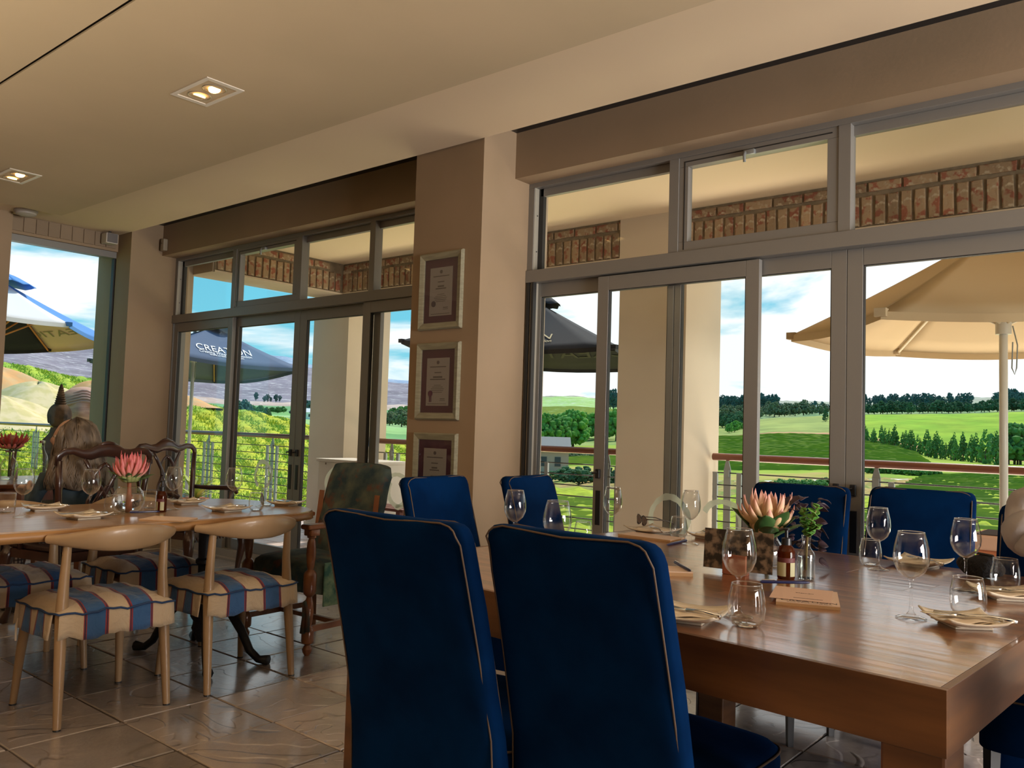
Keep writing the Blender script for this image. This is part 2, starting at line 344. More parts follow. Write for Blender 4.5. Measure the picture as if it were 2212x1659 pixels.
def copy_tree(o, parent=None):
    c = o.copy(); COL.objects.link(c); c.parent = parent
    for ch in list(KIDS(o)): copy_tree(ch, c)
    return c
def KIDS(o): return [x for x in o.children if x.name in COL.objects]
def textobj(txt, size, m, parent, Mx, shear=0, name='lettering', depth=.0008, sx=1, spacing=1):
    cu = D.curves.new('t', 'FONT'); cu.body = txt; cu.size = size; cu.extrude = depth; cu.shear = shear; cu.align_x = 'CENTER'; cu.space_character = spacing
    cu.resolution_u = 3
    o = D.objects.new('t', cu); COL.objects.link(o)
    dg = bpy.context.evaluated_depsgraph_get(); dg.update(); me = D.meshes.new_from_object(o.evaluated_get(dg)); D.objects.remove(o); D.curves.remove(cu)
    me.materials.clear(); me.materials.append(m); me.transform(Matrix.Diagonal((sx, 1, 1, 1)))
    t = D.objects.new(name, me); COL.objects.link(t); t.parent = parent
    t.matrix_local = (pmat(parent).inverted() @ Mx) if parent else Mx
    return t
S = 'structure'
for m_ in (TBL, LTBL, SLATE): m_.node_tree.nodes['Principled BSDF'].inputs['Coat IOR'].default_value = 2.1
# ================================================================== ROOM SHELL
YF, YB, YP = 4.09, 3.948, 3.65         # frame plane, beam face, pillar face
ZC = 2.935
def sbox(name, a, b, m, bev=0, parent=None):
    o = MB().box(a, b, bev=bev).build(name, m, parent)
    if parent is None: tag(o, kind=S)
    return o
def room():
    # floor bed with stone tiles laid on it
    fl = sbox('floor', (-8.3, -5, -.12), (5, 4.09, -.006), GROUT)
    X0, Y0, px, py = -3.30, 1.635, .42, .408
    protos = []
    for k in range(6):
        mb = MB(); g = .0045
        w = px/2-g; h = py/2-g
        def top(u, v, k=k): return (-w+.006+(2*w-.012)*u, -h+.006+(2*h-.012)*v, 0)
        rr = random.Random(k)
        j = [(rr.uniform(-.0025, .0025), rr.uniform(-.0025, .0025)) for _ in range(4)]
        lo = [(-w+j[0][0], -h+j[0][1]), (w+j[1][0], -h+j[1][1]), (w+j[2][0], h+j[2][1]), (-w+j[3][0], h+j[3][1])]
        hi = [(x*.985, y*.985) for x, y in lo]
        vs = [(x, y, -.02) for x, y in lo]+[(x, y, -.004) for x, y in lo]+[(x, y, 0) for x, y in hi]
        mb.add(vs, [(0, 1, 5, 4), (1, 2, 6, 5), (2, 3, 7, 6), (3, 0, 4, 7), (4, 5, 9, 8), (5, 6, 10, 9), (6, 7, 11, 10), (7, 4, 8, 11), (8, 9, 10, 11)])
        protos.append(mb)
    meshes = []
    first = []
    for mb in protos:
        o = mb.build('tile', SLATE, fl); first.append(o)
    n = 0; used = set()
    for i in range(-12, 10):
        for jj in range(-4, 7):
            cx = X0+px*(i+.5); cy = Y0+py*(jj+.5)
            if jj == 6: continue
            if cy+py/2 > 4.095 or cx < -8.1 or cx > .9: continue
            k = random.randrange(6)
            if k not in used: o = first[k]; used.add(k)
            else: o = first[k].copy(); COL.objects.link(o); o.parent = fl
            o.location = (cx, cy, random.uniform(-.0015, .0012)); o.rotation_euler = (random.uniform(-.002, .002), random.uniform(-.002, .002), random.choice((0, PI)))
            n += 1
    # plain cut row along the sill and the rest of the bed
    for i in range(-12, 10):
        o = first[i % 6].copy(); COL.objects.link(o); o.parent = fl
        o.location = (X0+px*(i+.5), 4.09-.004, -.0008); o.scale = (1, .02, 1)
        D.objects.remove(o)
    # ceiling: border with window light in its colour, dropped inner panel with shadow gap
    c = sbox('ceiling', (-7.94, -5, ZC), (5, 3.64, ZC+.12), CEIL2)
    MB().box((-7.40, -5, 2.885), (5, 1.515, ZC-.001)).build('dropped_panel', CEIL, c)
    MB().box((-7.40, 1.532, 2.885), (5, 2.905, ZC-.001)).build('dropped_panel', CEIL, c)
    MB().box((-7.40, 1.5151, 2.893), (5, 1.5319, ZC-.001)).build('shadow_gap', GAPM, c)
    # front wall (window wall)
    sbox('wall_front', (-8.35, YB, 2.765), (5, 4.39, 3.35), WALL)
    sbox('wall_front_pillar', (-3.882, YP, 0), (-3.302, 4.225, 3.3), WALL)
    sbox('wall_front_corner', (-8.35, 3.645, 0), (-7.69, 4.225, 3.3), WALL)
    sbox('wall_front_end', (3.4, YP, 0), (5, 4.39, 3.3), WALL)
    o = MB().box((-8.36, 4.226, 0), (-7.90, 4.40, 3.0)).box((-3.90, 4.226, 0), (-3.385, 4.40, 3.0)).box((-8.36, 4.385, 2.78), (5, 4.40, 3.0)).build('trim_1', EXT); tag(o, kind=S)
    sbox('trim_2', (-8.3, 3.64, ZC+.12), (5, 4.0, 3.3), BLACK)
    # left end wall
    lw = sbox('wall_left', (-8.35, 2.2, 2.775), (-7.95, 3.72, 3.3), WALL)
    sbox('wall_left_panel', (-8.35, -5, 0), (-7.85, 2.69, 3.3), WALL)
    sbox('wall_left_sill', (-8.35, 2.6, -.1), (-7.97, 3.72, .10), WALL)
    b0 = None
    y = 2.705
    while y < 3.62:
        if b0 is None: o = b0 = MB().box((-.006, .004, 2.80), (.012, .098, 2.93), bev=.003).build('brick', PBRICK, lw)
        else: o = b0.copy(); COL.objects.link(o); o.parent = lw
        o.location = (-7.95, y, 0); y += .102
    # back and right walls (behind the camera)
    sbox('wall_back', (-8.35, -5.1, 0), (5, -5, 3.3), WALL)
    sbox('wall_right', (5, -5.1, 0), (5.1, 4.39, 3.3), WALL)
room()

def pane(parent, x0, x1, y, z0, z1, axis='x', name='pane'):
    if axis == 'x': return MB().box((x0, y-.003, z0), (x1, y+.003, z1)).build(name, WIN, parent, world=True)
    return MB().box((y-.003, x0, z0), (y+.003, x1, z1)).build(name, WIN, parent, world=True)
def fr(parent, name, a, b, m=None, bev=.002): return MB().box(a, b, bev=bev).build(name, m or ALU, parent, world=True)
def screw_dots(parent, pts):
    for p in pts: MB().lathe([(.004, -.001), (.004, .002)], 8, Matrix.Translation(p) @ Matrix.Rotation(PI/2, 4, 'Y')).build('screw', BLACK, parent, world=True)
def transom(n, x0, x1, mull, vent):
    w = empty('window_%d' % n, ((x0+x1)/2, YF, 2.13), kind=S)
    y0, y1 = YF, YF+.075
    fr(w, 'bottom_rail', (x0, y0-.012, 2.128), (x1, y1+.02, 2.205))
    fr(w, 'top_rail', (x0, y0, 2.735), (x1, y1, 2.775))
    fr(w, 'bead', (x0+.06, y1-.03, 2.685), (x1-.04, y1, 2.735))
    fr(w, 'jamb', (x0-.01, y0, 2.205), (x0+.045, y1, 2.735))
    fr(w, 'jamb_liner', (x0+.045, y0+.004, 2.205), (x0+.048, y1-.02, 2.735), ALUL, bev=0)
    fr(w, 'bead', (x0+.048, y1-.03, 2.205), (x0+.085, y1, 2.735), ALUD)
    screw_dots(w, [(x0+.05, y0+.03, 2.33), (x0+.05, y0+.03, 2.56)])
    fr(w, 'jamb', (x1-.05, y0, 2.205), (x1+.01, y1, 2.735))
    xs = [x0+.045]
    for m in mull:
        fr(w, 'mullion', (m-.03, y0, 2.205), (m+.03, y1, 2.735)); xs += [m-.03, m+.03]
    xs.append(x1-.05)
    for k in range(0, len(xs), 2):
        a, b = xs[k], xs[k+1]
        if k//2 == vent:
            s = empty('vent_sash', (0, 0, 0)); s.parent = w; s.location = -w.location
            t = .055
            for A, B in (((a, y0+.005, 2.205), (b, y1-.02, 2.205+t)), ((a, y0+.005, 2.735-t), (b, y1-.02, 2.735)), ((a, y0+.005, 2.205+t), (a+t, y1-.02, 2.735-t)), ((b-t, y0+.005, 2.205+t), (b, y1-.02, 2.735-t))):
                MB().box(A, B, bev=.002).build('sash_bar', ALU, s)
            g = .006
            MB().box((a+t*.55, y0+.0035, 2.735-t*.55), (b-t*.55, y0+.0052, 2.735-t*.55+g)).box((a+t*.55, y0+.0035, 2.205+t*.2), (a+t*.55+g, y0+.0052, 2.735-t*.55)).build('seal', ALUD, s)
            cx = (a+b)/2-.02
            MB().box((cx-.03, y0-.02, 2.675), (cx+.03, y0+.006, 2.70), bev=.003).tube([(cx-.02, y0-.015, 2.69), (cx-.02, y0-.028, 2.67), (cx-.02, y0-.022, 2.635)], .008, 8).build('latch', GALV, s, smooth=.7)
            MB().box((a+t, y1-.04, 2.205+t), (b-t, y1-.034, 2.735-t)).build('pane', WIN, s)
        else: pane(w, a, b, y1-.02, 2.205, 2.735)
    return w
transom(1, -7.69, -3.882, [-6.66, -5.70, -4.80], 1)
transom(2, -3.302, 3.4, [-2.265, -1.335, .6, 2.0], 1)
DN = [0]
def arc_decal(parent, cx, cz, r, a0, a1, y, w=.03, tail=False):
    n = 40; vs = []; fs = []
    for i in range(n+1):
        t = i/n; a = a0+(a1-a0)*t
        ww = w*(.55+.9*math.sin(PI*min(1, t*1.1+.08))**.6)*(1+.08*math.sin(i*1.7))
        ri = r-ww/2+.012*math.sin(t*5); ro = r+ww/2+.004*math.sin(t*19)
        for rr, yy in ((ri, y), (ro, y), (ri, y+.0008), (ro, y+.0008)):
            vs.append((cx+rr*math.cos(a)*.98, yy, cz+rr*math.sin(a)))
        if i:
            k = 4*i; p = k-4
            fs += [(p, p+1, k+1, k), (p+2, k+2, k+3, p+3), (p+1, p+3, k+3, k+1), (p, k, k+2, p+2)]
    return MB().add(vs, fs).build('frosted_ring', FROST, parent, world=True)
def door(x0, x1, front, ztop=2.128, lock=None, stl=.09, str_=.075, rings=(), bottom=.085):
    DN[0] += 1
    y0 = YF+.012 if front else YF+.058; y1 = y0+.036
    d = empty('door_%d' % DN[0], ((x0+x1)/2, y0, bottom), kind=S)
    zt, zb = ztop, bottom
    fr(d, 'stile', (x0, y0, zb), (x0+stl, y1, zt)); fr(d, 'stile', (x1-str_, y0, zb), (x1, y1, zt))
    fr(d, 'top_rail', (x0+stl, y0, zt-.085), (x1-str_, y1, zt)); fr(d, 'bottom_rail', (x0+stl, y0, zb), (x1-str_, y1, zb+.09))
    g = .004
    MB().box((x0+stl-.001, y0+.004, zb+.09), (x0+stl+g, y1-.004, zt-.085)).box((x1-str_-g, y0+.004, zb+.09), (x1-str_+.001, y1-.004, zt-.085)).box((x0+stl, y0+.004, zt-.085-g), (x1-str_, y1-.004, zt-.084)).build('seal', ALUD, d, world=True)
    pane(d, x0+stl, x1-str_, (y0+y1)/2, zb+.09, zt-.085)
    if lock:
        for side in lock:
            cx = x0+stl*.5 if side < 0 else x1-str_*.55
            h = fr(d, 'lock_plate', (cx-.017, y0-.004, .66), (cx+.017, y0+.001, .86), BLACK)
            h = MB().box((cx-.014, y0-.018, .93), (cx+.014, y0, .985), bev=.004).tube([(cx, y0-.018, .965), (cx-.03, y0-.026, .96)], .006, 8).build('thumb_latch', BLACK, d, world=True)
    for (cx, cz, r, a0, a1) in rings: arc_decal(d, cx, cz, r, a0, a1, y0+.0125)
    return d
R = math.radians
door(-7.69, -6.66, True, lock=(-1,), str_=.075)
door(-6.72, -5.735, False, lock=(1,), rings=[(-6.17, .745, .115, R(230), R(-60))])
door(-5.73, -4.74, False, lock=(-1,), stl=.085, rings=[(-5.20, .735, .115, R(60), R(330))])
door(-4.89, -3.885, True, stl=.085, rings=[(-4.46, .735, .115, R(150), R(-90)), (-4.42, .735, .115, R(150), R(300))])
door(-3.27, -2.284, False, stl=.045, str_=.04)
door(-2.765, -1.765, True, lock=(-1,), stl=.075, ztop=2.12, rings=[(-2.265, .735, .115, R(215), R(-70))])
door(-2.28, -1.338, False, lock=(1,), stl=.04, rings=[(-1.98, .73, .115, R(150), R(-90))])
door(-1.336, .12, False, lock=(-1,), stl=.075, rings=[])
door(.12, 1.5, False); door(1.5, 3.3, False)
def tracks():
    # jamb of the right-hand opening with several tracks, and the sills
    j = MB().box((-3.302, YF, .08), (-3.25, YF+.13, 2.128)).build('trim_3', ALUL); tag(j, kind=S)
    o = MB().box((-3.29, YF-.012, .08), (-3.268, YF, 2.128)).box((-3.252, YF-.012, .08), (-3.235, YF+.02, 2.128)).build('track_strip', ALUD, j)
    j2 = MB().box((-7.70, YF, .08), (-7.675, YF+.13, 2.128)).build('trim_4', ALU); tag(j2, kind=S)
    for n, (a, b) in enumerate(((-7.70, -3.88), (-3.30, 3.4))):
        mb = MB().add([(a, YF-.02, 0), (a, YF-.02, .018), (a, YF+.0, .026), (a, YF+.0, .085), (a, YF+.3, .085), (a, YF+.3, -.05), (b, YF-.02, 0), (b, YF-.02, .018), (b, YF+.0, .026), (b, YF+.0, .085), (b, YF+.3, .085), (b, YF+.3, -.05)],
            [(0, 1, 7, 6), (1, 2, 8, 7), (2, 3, 9, 8), (3, 4, 10, 9), (4, 5, 11, 10)])
        o = mb.build('trim_%d' % (5+n), mat('sill paint', (.34, .31, .26), .5)); tag(o, kind=S)
tracks()
def left_window():
    w = empty('window_3', (-8.0, 3.2, .1), kind=S)
    x0, x1 = -8.06, -7.975
    fr(w, 'top_rail', (x0, 2.69, 2.715), (x1, 3.70, 2.775)); fr(w, 'bottom_rail', (x0, 2.69, .10), (x1, 3.70, .17))
    fr(w, 'jamb', (x0, 2.66, .1), (x1, 2.705, 2.775)); fr(w, 'jamb', (x0, 3.645, .1), (x1, 3.715, 2.775))
    fr(w, 'seal', (x0+.02, 3.632, .17), (x1-.012, 3.645, 2.715), ALUD); fr(w, 'bead', (x1, 3.66, .1), (x1+.006, 3.675, 2.77), ALUL); fr(w, 'seal', (x1, 3.68, .1), (x1+.004, 3.69, 2.77), ALUD)
    pane(w, 2.705, 3.633, -8.03, .17, 2.715, axis='y')
    o = sbox('trim_7', (-8.42, 3.72, -.05), (-8.0661, 4.2, 3.0), EXT)
left_window()

# ------------------------------------------------------------------ ceiling fittings
def downlight(x, y):
    t = empty('recessed_downlight', (x, y, 2.885))
    w, h = .18, .104
    o = MB()
    for a, b in (((-w, -h, -.004), (w, -h+.024, .006)), ((-w, h-.024, -.004), (w, h, .006)), ((-w, -h+.024, -.004), (-w+.03, h-.024, .006)), ((w-.03, -h+.024, -.004), (w, h-.024, .006))): o.box(a, b)
    o.build('bezel', mat('white bezel', (.72, .66, .58), .4), t)
    MB().box((-w+.03, -h+.024, .001), (w-.03, h-.024, .004)).build('black_tray', BLACK, t)
    for s in (-1, 1):
        M = Matrix.Translation((s*.072, 0, -.002)) @ Matrix.Rotation(R(-20*s), 4, 'Y')
        l = MB().lathe([(.030, -.004), (.030, .002), (.006, .006)], 20, M).build('lamp', mat('lamp face', (1, .7, .3), .4, emit=((1, .62, .22), 9)), t, smooth=.6)
        pts = [(s*.072+.056*math.cos(a), .056*math.sin(a), -.001) for a in np.linspace(0, 2*PI, 28)[:-1]]
        MB().tube(pts, .0022, 6, closed=True).build('lamp_ring', mat('ring metal', (.5, .48, .44), .3, metal=.8), t)
        ld = D.lights.new('spot', 'SPOT'); ld.energy = 9; ld.spot_size = 1.3; ld.spot_blend = .6; ld.color = (1, .75, .45); ld.shadow_soft_size = .03
        lo = D.objects.new('spot', ld); COL.objects.link(lo); lo.parent = t; lo.location = (s*.072, 0, -.02)
    return t
d1 = downlight(-3.94, 2.213); tag(d1, 'square recessed twin downlight nearest the camera, both lamps glowing', 'ceiling light', 'twin downlights in the ceiling')
d2 = downlight(-6.47, 2.22); tag(d2, 'far recessed twin downlight at the left edge of the ceiling', 'ceiling light', 'twin downlights in the ceiling')
def fittings():
    t = empty('smoke_detector', (-7.70, 2.735, ZC), label='round grey smoke detector on the ceiling border near the corner', cat='smoke detector')
    MB().lathe([(.09, 0), (.092, -.012), (.085, -.02)], 32).build('base', mat('grey plastic', (.36, .32, .28), .5), t, smooth=.5)
    MB().lathe([(.082, -.02), (.08, -.034), (.05, -.046), (.02, -.05)], 32).build('cover', mat('grey plastic light', (.42, .38, .34), .5), t, smooth=.5)
    t = empty('ceiling_speaker', (-7.86, 3.52, ZC), label='small grey cube speaker hanging from the ceiling corner', cat='speaker')
    MB().box((-.055, -.055, -.118), (.055, .055, -.022), bev=.006).build('body', mat('pale plastic', (.55, .5, .44), .5), t)
    MB().box((.055, -.047, -.11), (.06, .047, -.026)).build('grille', mat('grey grille', (.13, .12, .12), .7), t)
    MB().tube([(0, 0, 0), (0, 0, -.03)], .012, 8).build('bracket', BLACK, t)
    t = empty('motion_sensor', (-7.62, YB, 2.80), label='small beige motion sensor fixed low on the beam beside the corner column', cat='sensor')
    MB().box((-.032, -.045, -.0), (.032, 0, .115), bev=.01).build('body', mat('beige plastic', (.34, .28, .2), .5), t)
    MB().lathe([(.004, 0), (.004, .002)], 8, Matrix.Translation((.0, -.046, .07)) @ Matrix.Rotation(PI/2, 4, 'X')).build('indicator', BLACK, t)
fittings()
# ------------------------------------------------------------------ framed certificates
def certificate(z0, z1, label, seal, ribbon, bold):
    x0, x1 = -3.80, -3.432; cx = (x0+x1)/2; h = z1-z0; w = x1-x0
    t = empty('framed_certificate', (cx, YP, z0), label=label, cat='picture frame', group='framed certificates on the pillar')
    F = mat('silvered frame', (.30, .28, .19), .45, c2=(.24, .22, .15), scale=30, stretch=(.3, 1, 3))
    f = .042
    o = MB(); W = w/2
    ring = [(-W, 0), (W, 0), (W, h), (-W, h)]
    def rr(d): return [(-W+d, d), (W-d, d), (W-d, h-d), (-W+d, h-d)]
    vs = []; prof = [(0, 0), (0, -.016), (.008, -.024), (f-.008, -.017), (f, -.014), (f, 0)]
    for d, y in prof: vs += [(x, y, z) for x, z in rr(d)]
    fs = [(4*i+k, 4*i+(k+1) % 4, 4*i+4+(k+1) % 4, 4*i+4+k) for i in range(len(prof)-1) for k in range(4)]
    o.add(vs, fs).build('frame', F, t)
    MB().box((-W+f, -.006, f), (W-f, -.002, h-f)).build('mount_board', mat('plum mount', (.07, .015, .035), .7), t)
    pw = .096
    MB().box((-pw, -.008, .085), (pw, -.0062, h-.094)).build('paper', mat('certificate paper', (.30, .28, .27), .7), t)
    ink = mat('grey ink', (.10, .085, .085), .7)
    o = MB(); top = h-.094
    def line(z, hw, hh=.0022, cx=0): o.box((cx-hw, -.0088, z-hh), (cx+hw, -.0081, z+hh))
    line(top-.055, .068, .003); line(top-.09, .028, .003)
    line(top-.118, .03*bold, .005); line(top-.132, .05*bold, .0035)
    for i, q in enumerate((.03, .045, .055, .05, .04)): line(top-.168-.011*i, q, .0016)
    line(top-.252, .02, .0025, .045); line(top-.262, .022, .0015, .045); line(.097, .08, .0018)
    o.build('printed_lines', ink, t)
    MB().lathe([(.011, 0), (.011, .002)], 16, Matrix.Translation((0, -.0082, top-.028)) @ Matrix.Rotation(PI/2, 4, 'X')).build('crest', ink, t)
    SE = mat('seal print '+label[:5], seal, .6)
    pr = [( .017*(1+.06*math.cos(k*PI)), 0) for k in range(2)]
    o = MB().lathe([(.0185, 0), (.0185, .003)], 18, Matrix.Translation((-.058, -.0082, .16)) @ Matrix.Rotation(PI/2, 4, 'X')); o.build('seal', SE, t)
    if ribbon: MB().box((-.068, -.0095, .108), (-.06, -.0082, .15)).box((-.056, -.0095, .108), (-.048, -.0082, .15)).build('ribbon', SE, t)
    pane_ = MB().box((-W+f, -.012, f), (W-f, -.011, h-f)).build('glazing', glassmat('picture glass', (.97, .97, .97), edge=.5, power=3, minr=.035), t)
certificate(1.80, 2.28, 'top framed certificate on the pillar, round dark seal at lower left', (.07, .055, .06), False, .9)
certificate(1.245, 1.718, 'middle framed certificate on the pillar, purple rosette with ribbon tails', (.08, .02, .05), True, 1.3)
certificate(.695, 1.164, 'lowest framed certificate on the pillar, half hidden behind the blue chair', (.08, .03, .05), True, .8)

# ================================================================== VERANDA
def veranda():
    fl = sbox('floor_terrace', (-20, 4.385, -.14), (4, 6.75, -.012), mat('terrace grout', (.36, .28, .22), .9))
    t0 = MB().add([(-.16, -.16, -.02), (.16, -.16, -.02), (.16, .16, -.02), (-.16, .16, -.02), (-.157, -.157, 0), (.157, -.157, 0), (.157, .157, 0), (-.157, .157, 0)], [(0, 1, 5, 4), (1, 2, 6, 5), (2, 3, 7, 6), (3, 0, 4, 7), (4, 5, 6, 7)]).build('tile', TERR, fl)
    f = True
    for i in range(34):
        for j in range(7):
            o = t0 if f else t0.copy()
            if not f: COL.objects.link(o); o.parent = fl
            f = False; o.location = (-11.3+.328*i, 4.57+.328*j, 0)
    # columns
    for (a, b, c, d) in ((-8.02, 6.0, -7.39, 6.62), (-3.82, 6.0, -3.19, 6.62), (1.2, 6.0, 1.83, 6.62)):
        o = sbox('column', (a, b, -.05), (c, d, 2.95), EXT); sbox_ = MB().box((a-.015, b-.015, -.01), (c+.015, d+.015, .08)).build('plinth', EXT, o)
    # veranda ceiling and roof
    sbox('ceiling_veranda', (-7.52, 4.39, 3.02), (5, 6.02, 3.1), SOFF)
    fa = sbox('trim_8', (-7.97, 6.012, 2.675), (5, 6.6, 3.25), EXT)
    fb = sbox('trim_9', (-7.98, 4.39, 2.675), (-7.532, 6.012, 3.25), EXT)
    # mortar beds, bricks set proud of them
    m1 = MB().box((-7.532, 6.004, 2.69), (5, 6.014, 3.02)).build('mortar', MORTAR, fa)
    m2 = MB().box((-7.534, 4.4, 2.69), (-7.524, 6.01, 3.02)).build('mortar', MORTAR, fb)
    MB().box((-7.53, 5.99, 2.672), (5, 6.02, 2.69)).build('ledge', EXT, fa)
    MB().box((-7.545, 4.4, 2.672), (-7.51, 6.0, 2.69)).build('ledge', EXT, fb)
    def bricks(parent, M0, length, skip):
        rr = random.Random(3)
        def bk(w, h):
            mb = MB(); n = 5
            vs = []
            for yy, ins in ((0, 0), (-.012, .0), (-.016, .006)):
                for x, z in ((0, 0), (w/2, 0), (w, 0), (w, h/2), (w, h), (w/2, h), (0, h), (0, h/2)):
                    jx, jz = rr.uniform(-.003, .003), rr.uniform(-.003, .003)
                    cx = x+(ins if x < w/2 else -ins if x > w/2 else 0)+jx; cz = z+(ins if z < h/2 else -ins if z > h/2 else 0)+jz
                    vs.append((cx, yy, cz))
            fs = [(i*8+k, i*8+(k+1) % 8, i*8+8+(k+1) % 8, i*8+8+k) for i in range(2) for k in range(8)]+[tuple(range(16, 24))]
            return mb.add(vs, fs)
        pr = [bk(.066, .205).build('brick', BRICK, parent) for _ in range(5)]; ps = [bk(.212, .064).build('brick', BRICK, parent) for _ in range(3)]
        us = set(); 
        def put(o, x, z):
            if o in us: c = o.copy(); COL.objects.link(c); c.parent = parent
            else: c = o; us.add(o)
            c.matrix_local = M0 @ Matrix.Translation((x, 0, z)) @ Matrix.Rotation(rr.uniform(-.02, .02), 4, 'Y'); c.rotation_euler.z += 0
        x = .01
        while x < length-.07:
            if not skip(x): put(rr.choice(pr), x, 2.70+rr.uniform(-.003, .003))
            x += .086
        x = .03
        while x < length-.2:
            if not skip(x+.1): put(rr.choice(ps), x, 2.935+rr.uniform(-.003, .003))
            x += .228
    bricks(fa, Matrix.Translation((-7.52, 6.005, 0)), 8.5, lambda x: -7.52+x > -3.86 and -7.52+x < -3.2 and False)
    bricks(fb, Matrix.Translation((-7.525, 4.42, 0)) @ Matrix.Rotation(PI/2, 4, 'Z'), 1.58, lambda x: False)
    # pillar plaster in front of the fascia at the second column
    o = sbox('trim_10', (-3.82, 5.985, 2.67), (-3.19, 6.0, 3.02), EXT)
veranda()
def railing(x0, x1, label, posts, cap0=True):
    y = 6.46
    t = empty('railing', ((x0+x1)/2, y, 0), label=label, cat='railing', group='terrace railings')
    MB().tube([(x0, y, 1.03), (x0+.004, y, 1.03), (x1-.004, y, 1.03), (x1, y, 1.03)], [.024, .03, .03, .024], 14).build('handrail', RAILW, t, smooth=.6, world=True)
    r0 = None
    for k in range(8):
        z = .90-.1*k
        if r0 is None: r0 = MB().tube([(x0, y, 0), (x1, y, 0)], .0055, 8).build('rod', mat('dark rod steel', (.06, .06, .055), .5, metal=.3), t, smooth=True, world=True); r0.location = (0, 0, z)
        else: o = r0.copy(); COL.objects.link(o); o.parent = t; o.location = (0, 0, z)
    for px_ in posts:
        p = MB().add([(px_-.03, y-.004, 0), (px_+.03, y-.004, 0), (px_+.03, y-.004, .93), (px_+.012, y-.004, 1.0), (px_-.012, y-.004, 1.0), (px_-.03, y-.004, .93),
                      (px_-.03, y+.004, 0), (px_+.03, y+.004, 0), (px_+.03, y+.004, .93), (px_+.012, y+.004, 1.0), (px_-.012, y+.004, 1.0), (px_-.03, y+.004, .93)],
                     [(5, 4, 3, 2, 1, 0), (6, 7, 8, 9, 10, 11), (0, 1, 7, 6), (1, 2, 8, 7), (2, 3, 9, 8), (3, 4, 10, 9), (4, 5, 11, 10), (5, 0, 6, 11)]).build('post', GALV, t, world=True)
        for s in (-1, 1):
            MB().box((px_+s*.105-.02, y-.012, 0), (px_+s*.105+.02, y+.012, .905)).build('upright_bar', GALV, t, world=True)
        MB().box((px_-.022, y-.02, .87), (px_+.022, y-.004, .925)).build('clamp', GALV, t, world=True)
railing(-20, -8.02, 'leftmost stretch of terrace railing, seen through the left door and corner window', [-9.4, -10.95, -13, -15, -17])
railing(-7.37, -3.83, 'middle stretch of terrace railing between the two cream columns, a white box before it', [-7.1, -5.0, -4.2])
railing(-3.16, 1.18, 'right stretch of terrace railing behind the big table, ending at the second column', [-3.03, -1.86, .1])
# ================================================================== LANDSCAPE
DD = [9, 14, 25, 40, 70, 120, 200, 350, 600, 1000, 1800, 3500, 5200]
KEY = {
 -900: [1140, 1050, 965, 900, 780, 790, 805, 815, 815, 790, 750, 670, 680],
 0:    [1150, 1050, 965, 905, 786, 800, 815, 820, 820, 800, 780, 722, 735],
 205:  [1160, 1060, 975, 910, 819, 830, 838, 842, 842, 832, 812, 740, 750],
 400:  [1190, 1095, 1000, 930, 868, 874, 882, 886, 882, 870, 850, 785, 762],
 530:  [1200, 1100, 1010, 945, 888, 900, 902, 897, 890, 877, 862, 797, 757],
 600:  [1210, 1105, 1020, 955, 902, 906, 906, 900, 893, 878, 866, 798, 768],
 680:  [1215, 1115, 1035, 975, 926, 920, 912, 905, 897, 880, 868, 803, 788],
 880:  [1230, 1130, 1060, 1010, 965, 945, 930, 918, 905, 888, 870, 836, 822],
 1100: [1300, 1190, 1130, 1080, 1040, 1010, 990, 960, 930, 905, 880, 858, 862],
 1230: [1300, 1200, 1130, 1085, 1040, 1010, 990, 962, 930, 905, 878, 855, 862],
 1340: [1300, 1200, 1135, 1090, 1045, 1012, 990, 960, 930, 905, 885, 866, 870],
 1560: [1320, 1210, 1150, 1100, 1060, 1028, 995, 944, 918, 895, 880, 861, 868],
 1700: [1320, 1215, 1155, 1105, 1060, 1025, 990, 937, 905, 893, 878, 866, 870],
 1800: [1330, 1220, 1160, 1110, 1060, 1022, 985, 940, 900, 890, 876, 868, 872],
 1900: [1330, 1225, 1160, 1115, 1060, 1020, 990, 955, 898, 888, 878, 868, 870],
 2050: [1330, 1230, 1170, 1115, 1062, 1024, 1003, 982, 897, 886, 878, 858, 870],
 2212: [1340, 1240, 1180, 1120, 1062, 1016, 1008, 996, 892, 884, 878, 858, 868],
 3200: [1400, 1290, 1220, 1150, 1080, 1030, 1015, 990, 900, 890, 880, 864, 870]}
kx = np.array(sorted(KEY)); KY = np.array([KEY[k] for k in kx], float); LD = np.log(np.array(DD, float))
def smoothstep(a): return a*a*(3-2*a)
def ypix(px, dist):
    i = int(np.clip(np.searchsorted(kx, px)-1, 0, len(kx)-2)); a = smoothstep(min(1, max(0, (px-kx[i])/(kx[i+1]-kx[i]))))
    row = KY[i]*(1-a)+KY[i+1]*a
    l = math.log(dist); j = int(np.clip(np.searchsorted(LD, l)-1, 0, len(LD)-2)); b = min(1, max(0, (l-LD[j])/(LD[j+1]-LD[j])))
    b = .5*b+.5*smoothstep(b)
    return row[j]*(1-b)+row[j+1]*b
def gp(px, dist, y=None, dz=0):
    d = ray(px, ypix(px, dist) if y is None else y); t = dist/math.hypot(d.x, d.y); p = EYE+d*t; p.z += dz; return p
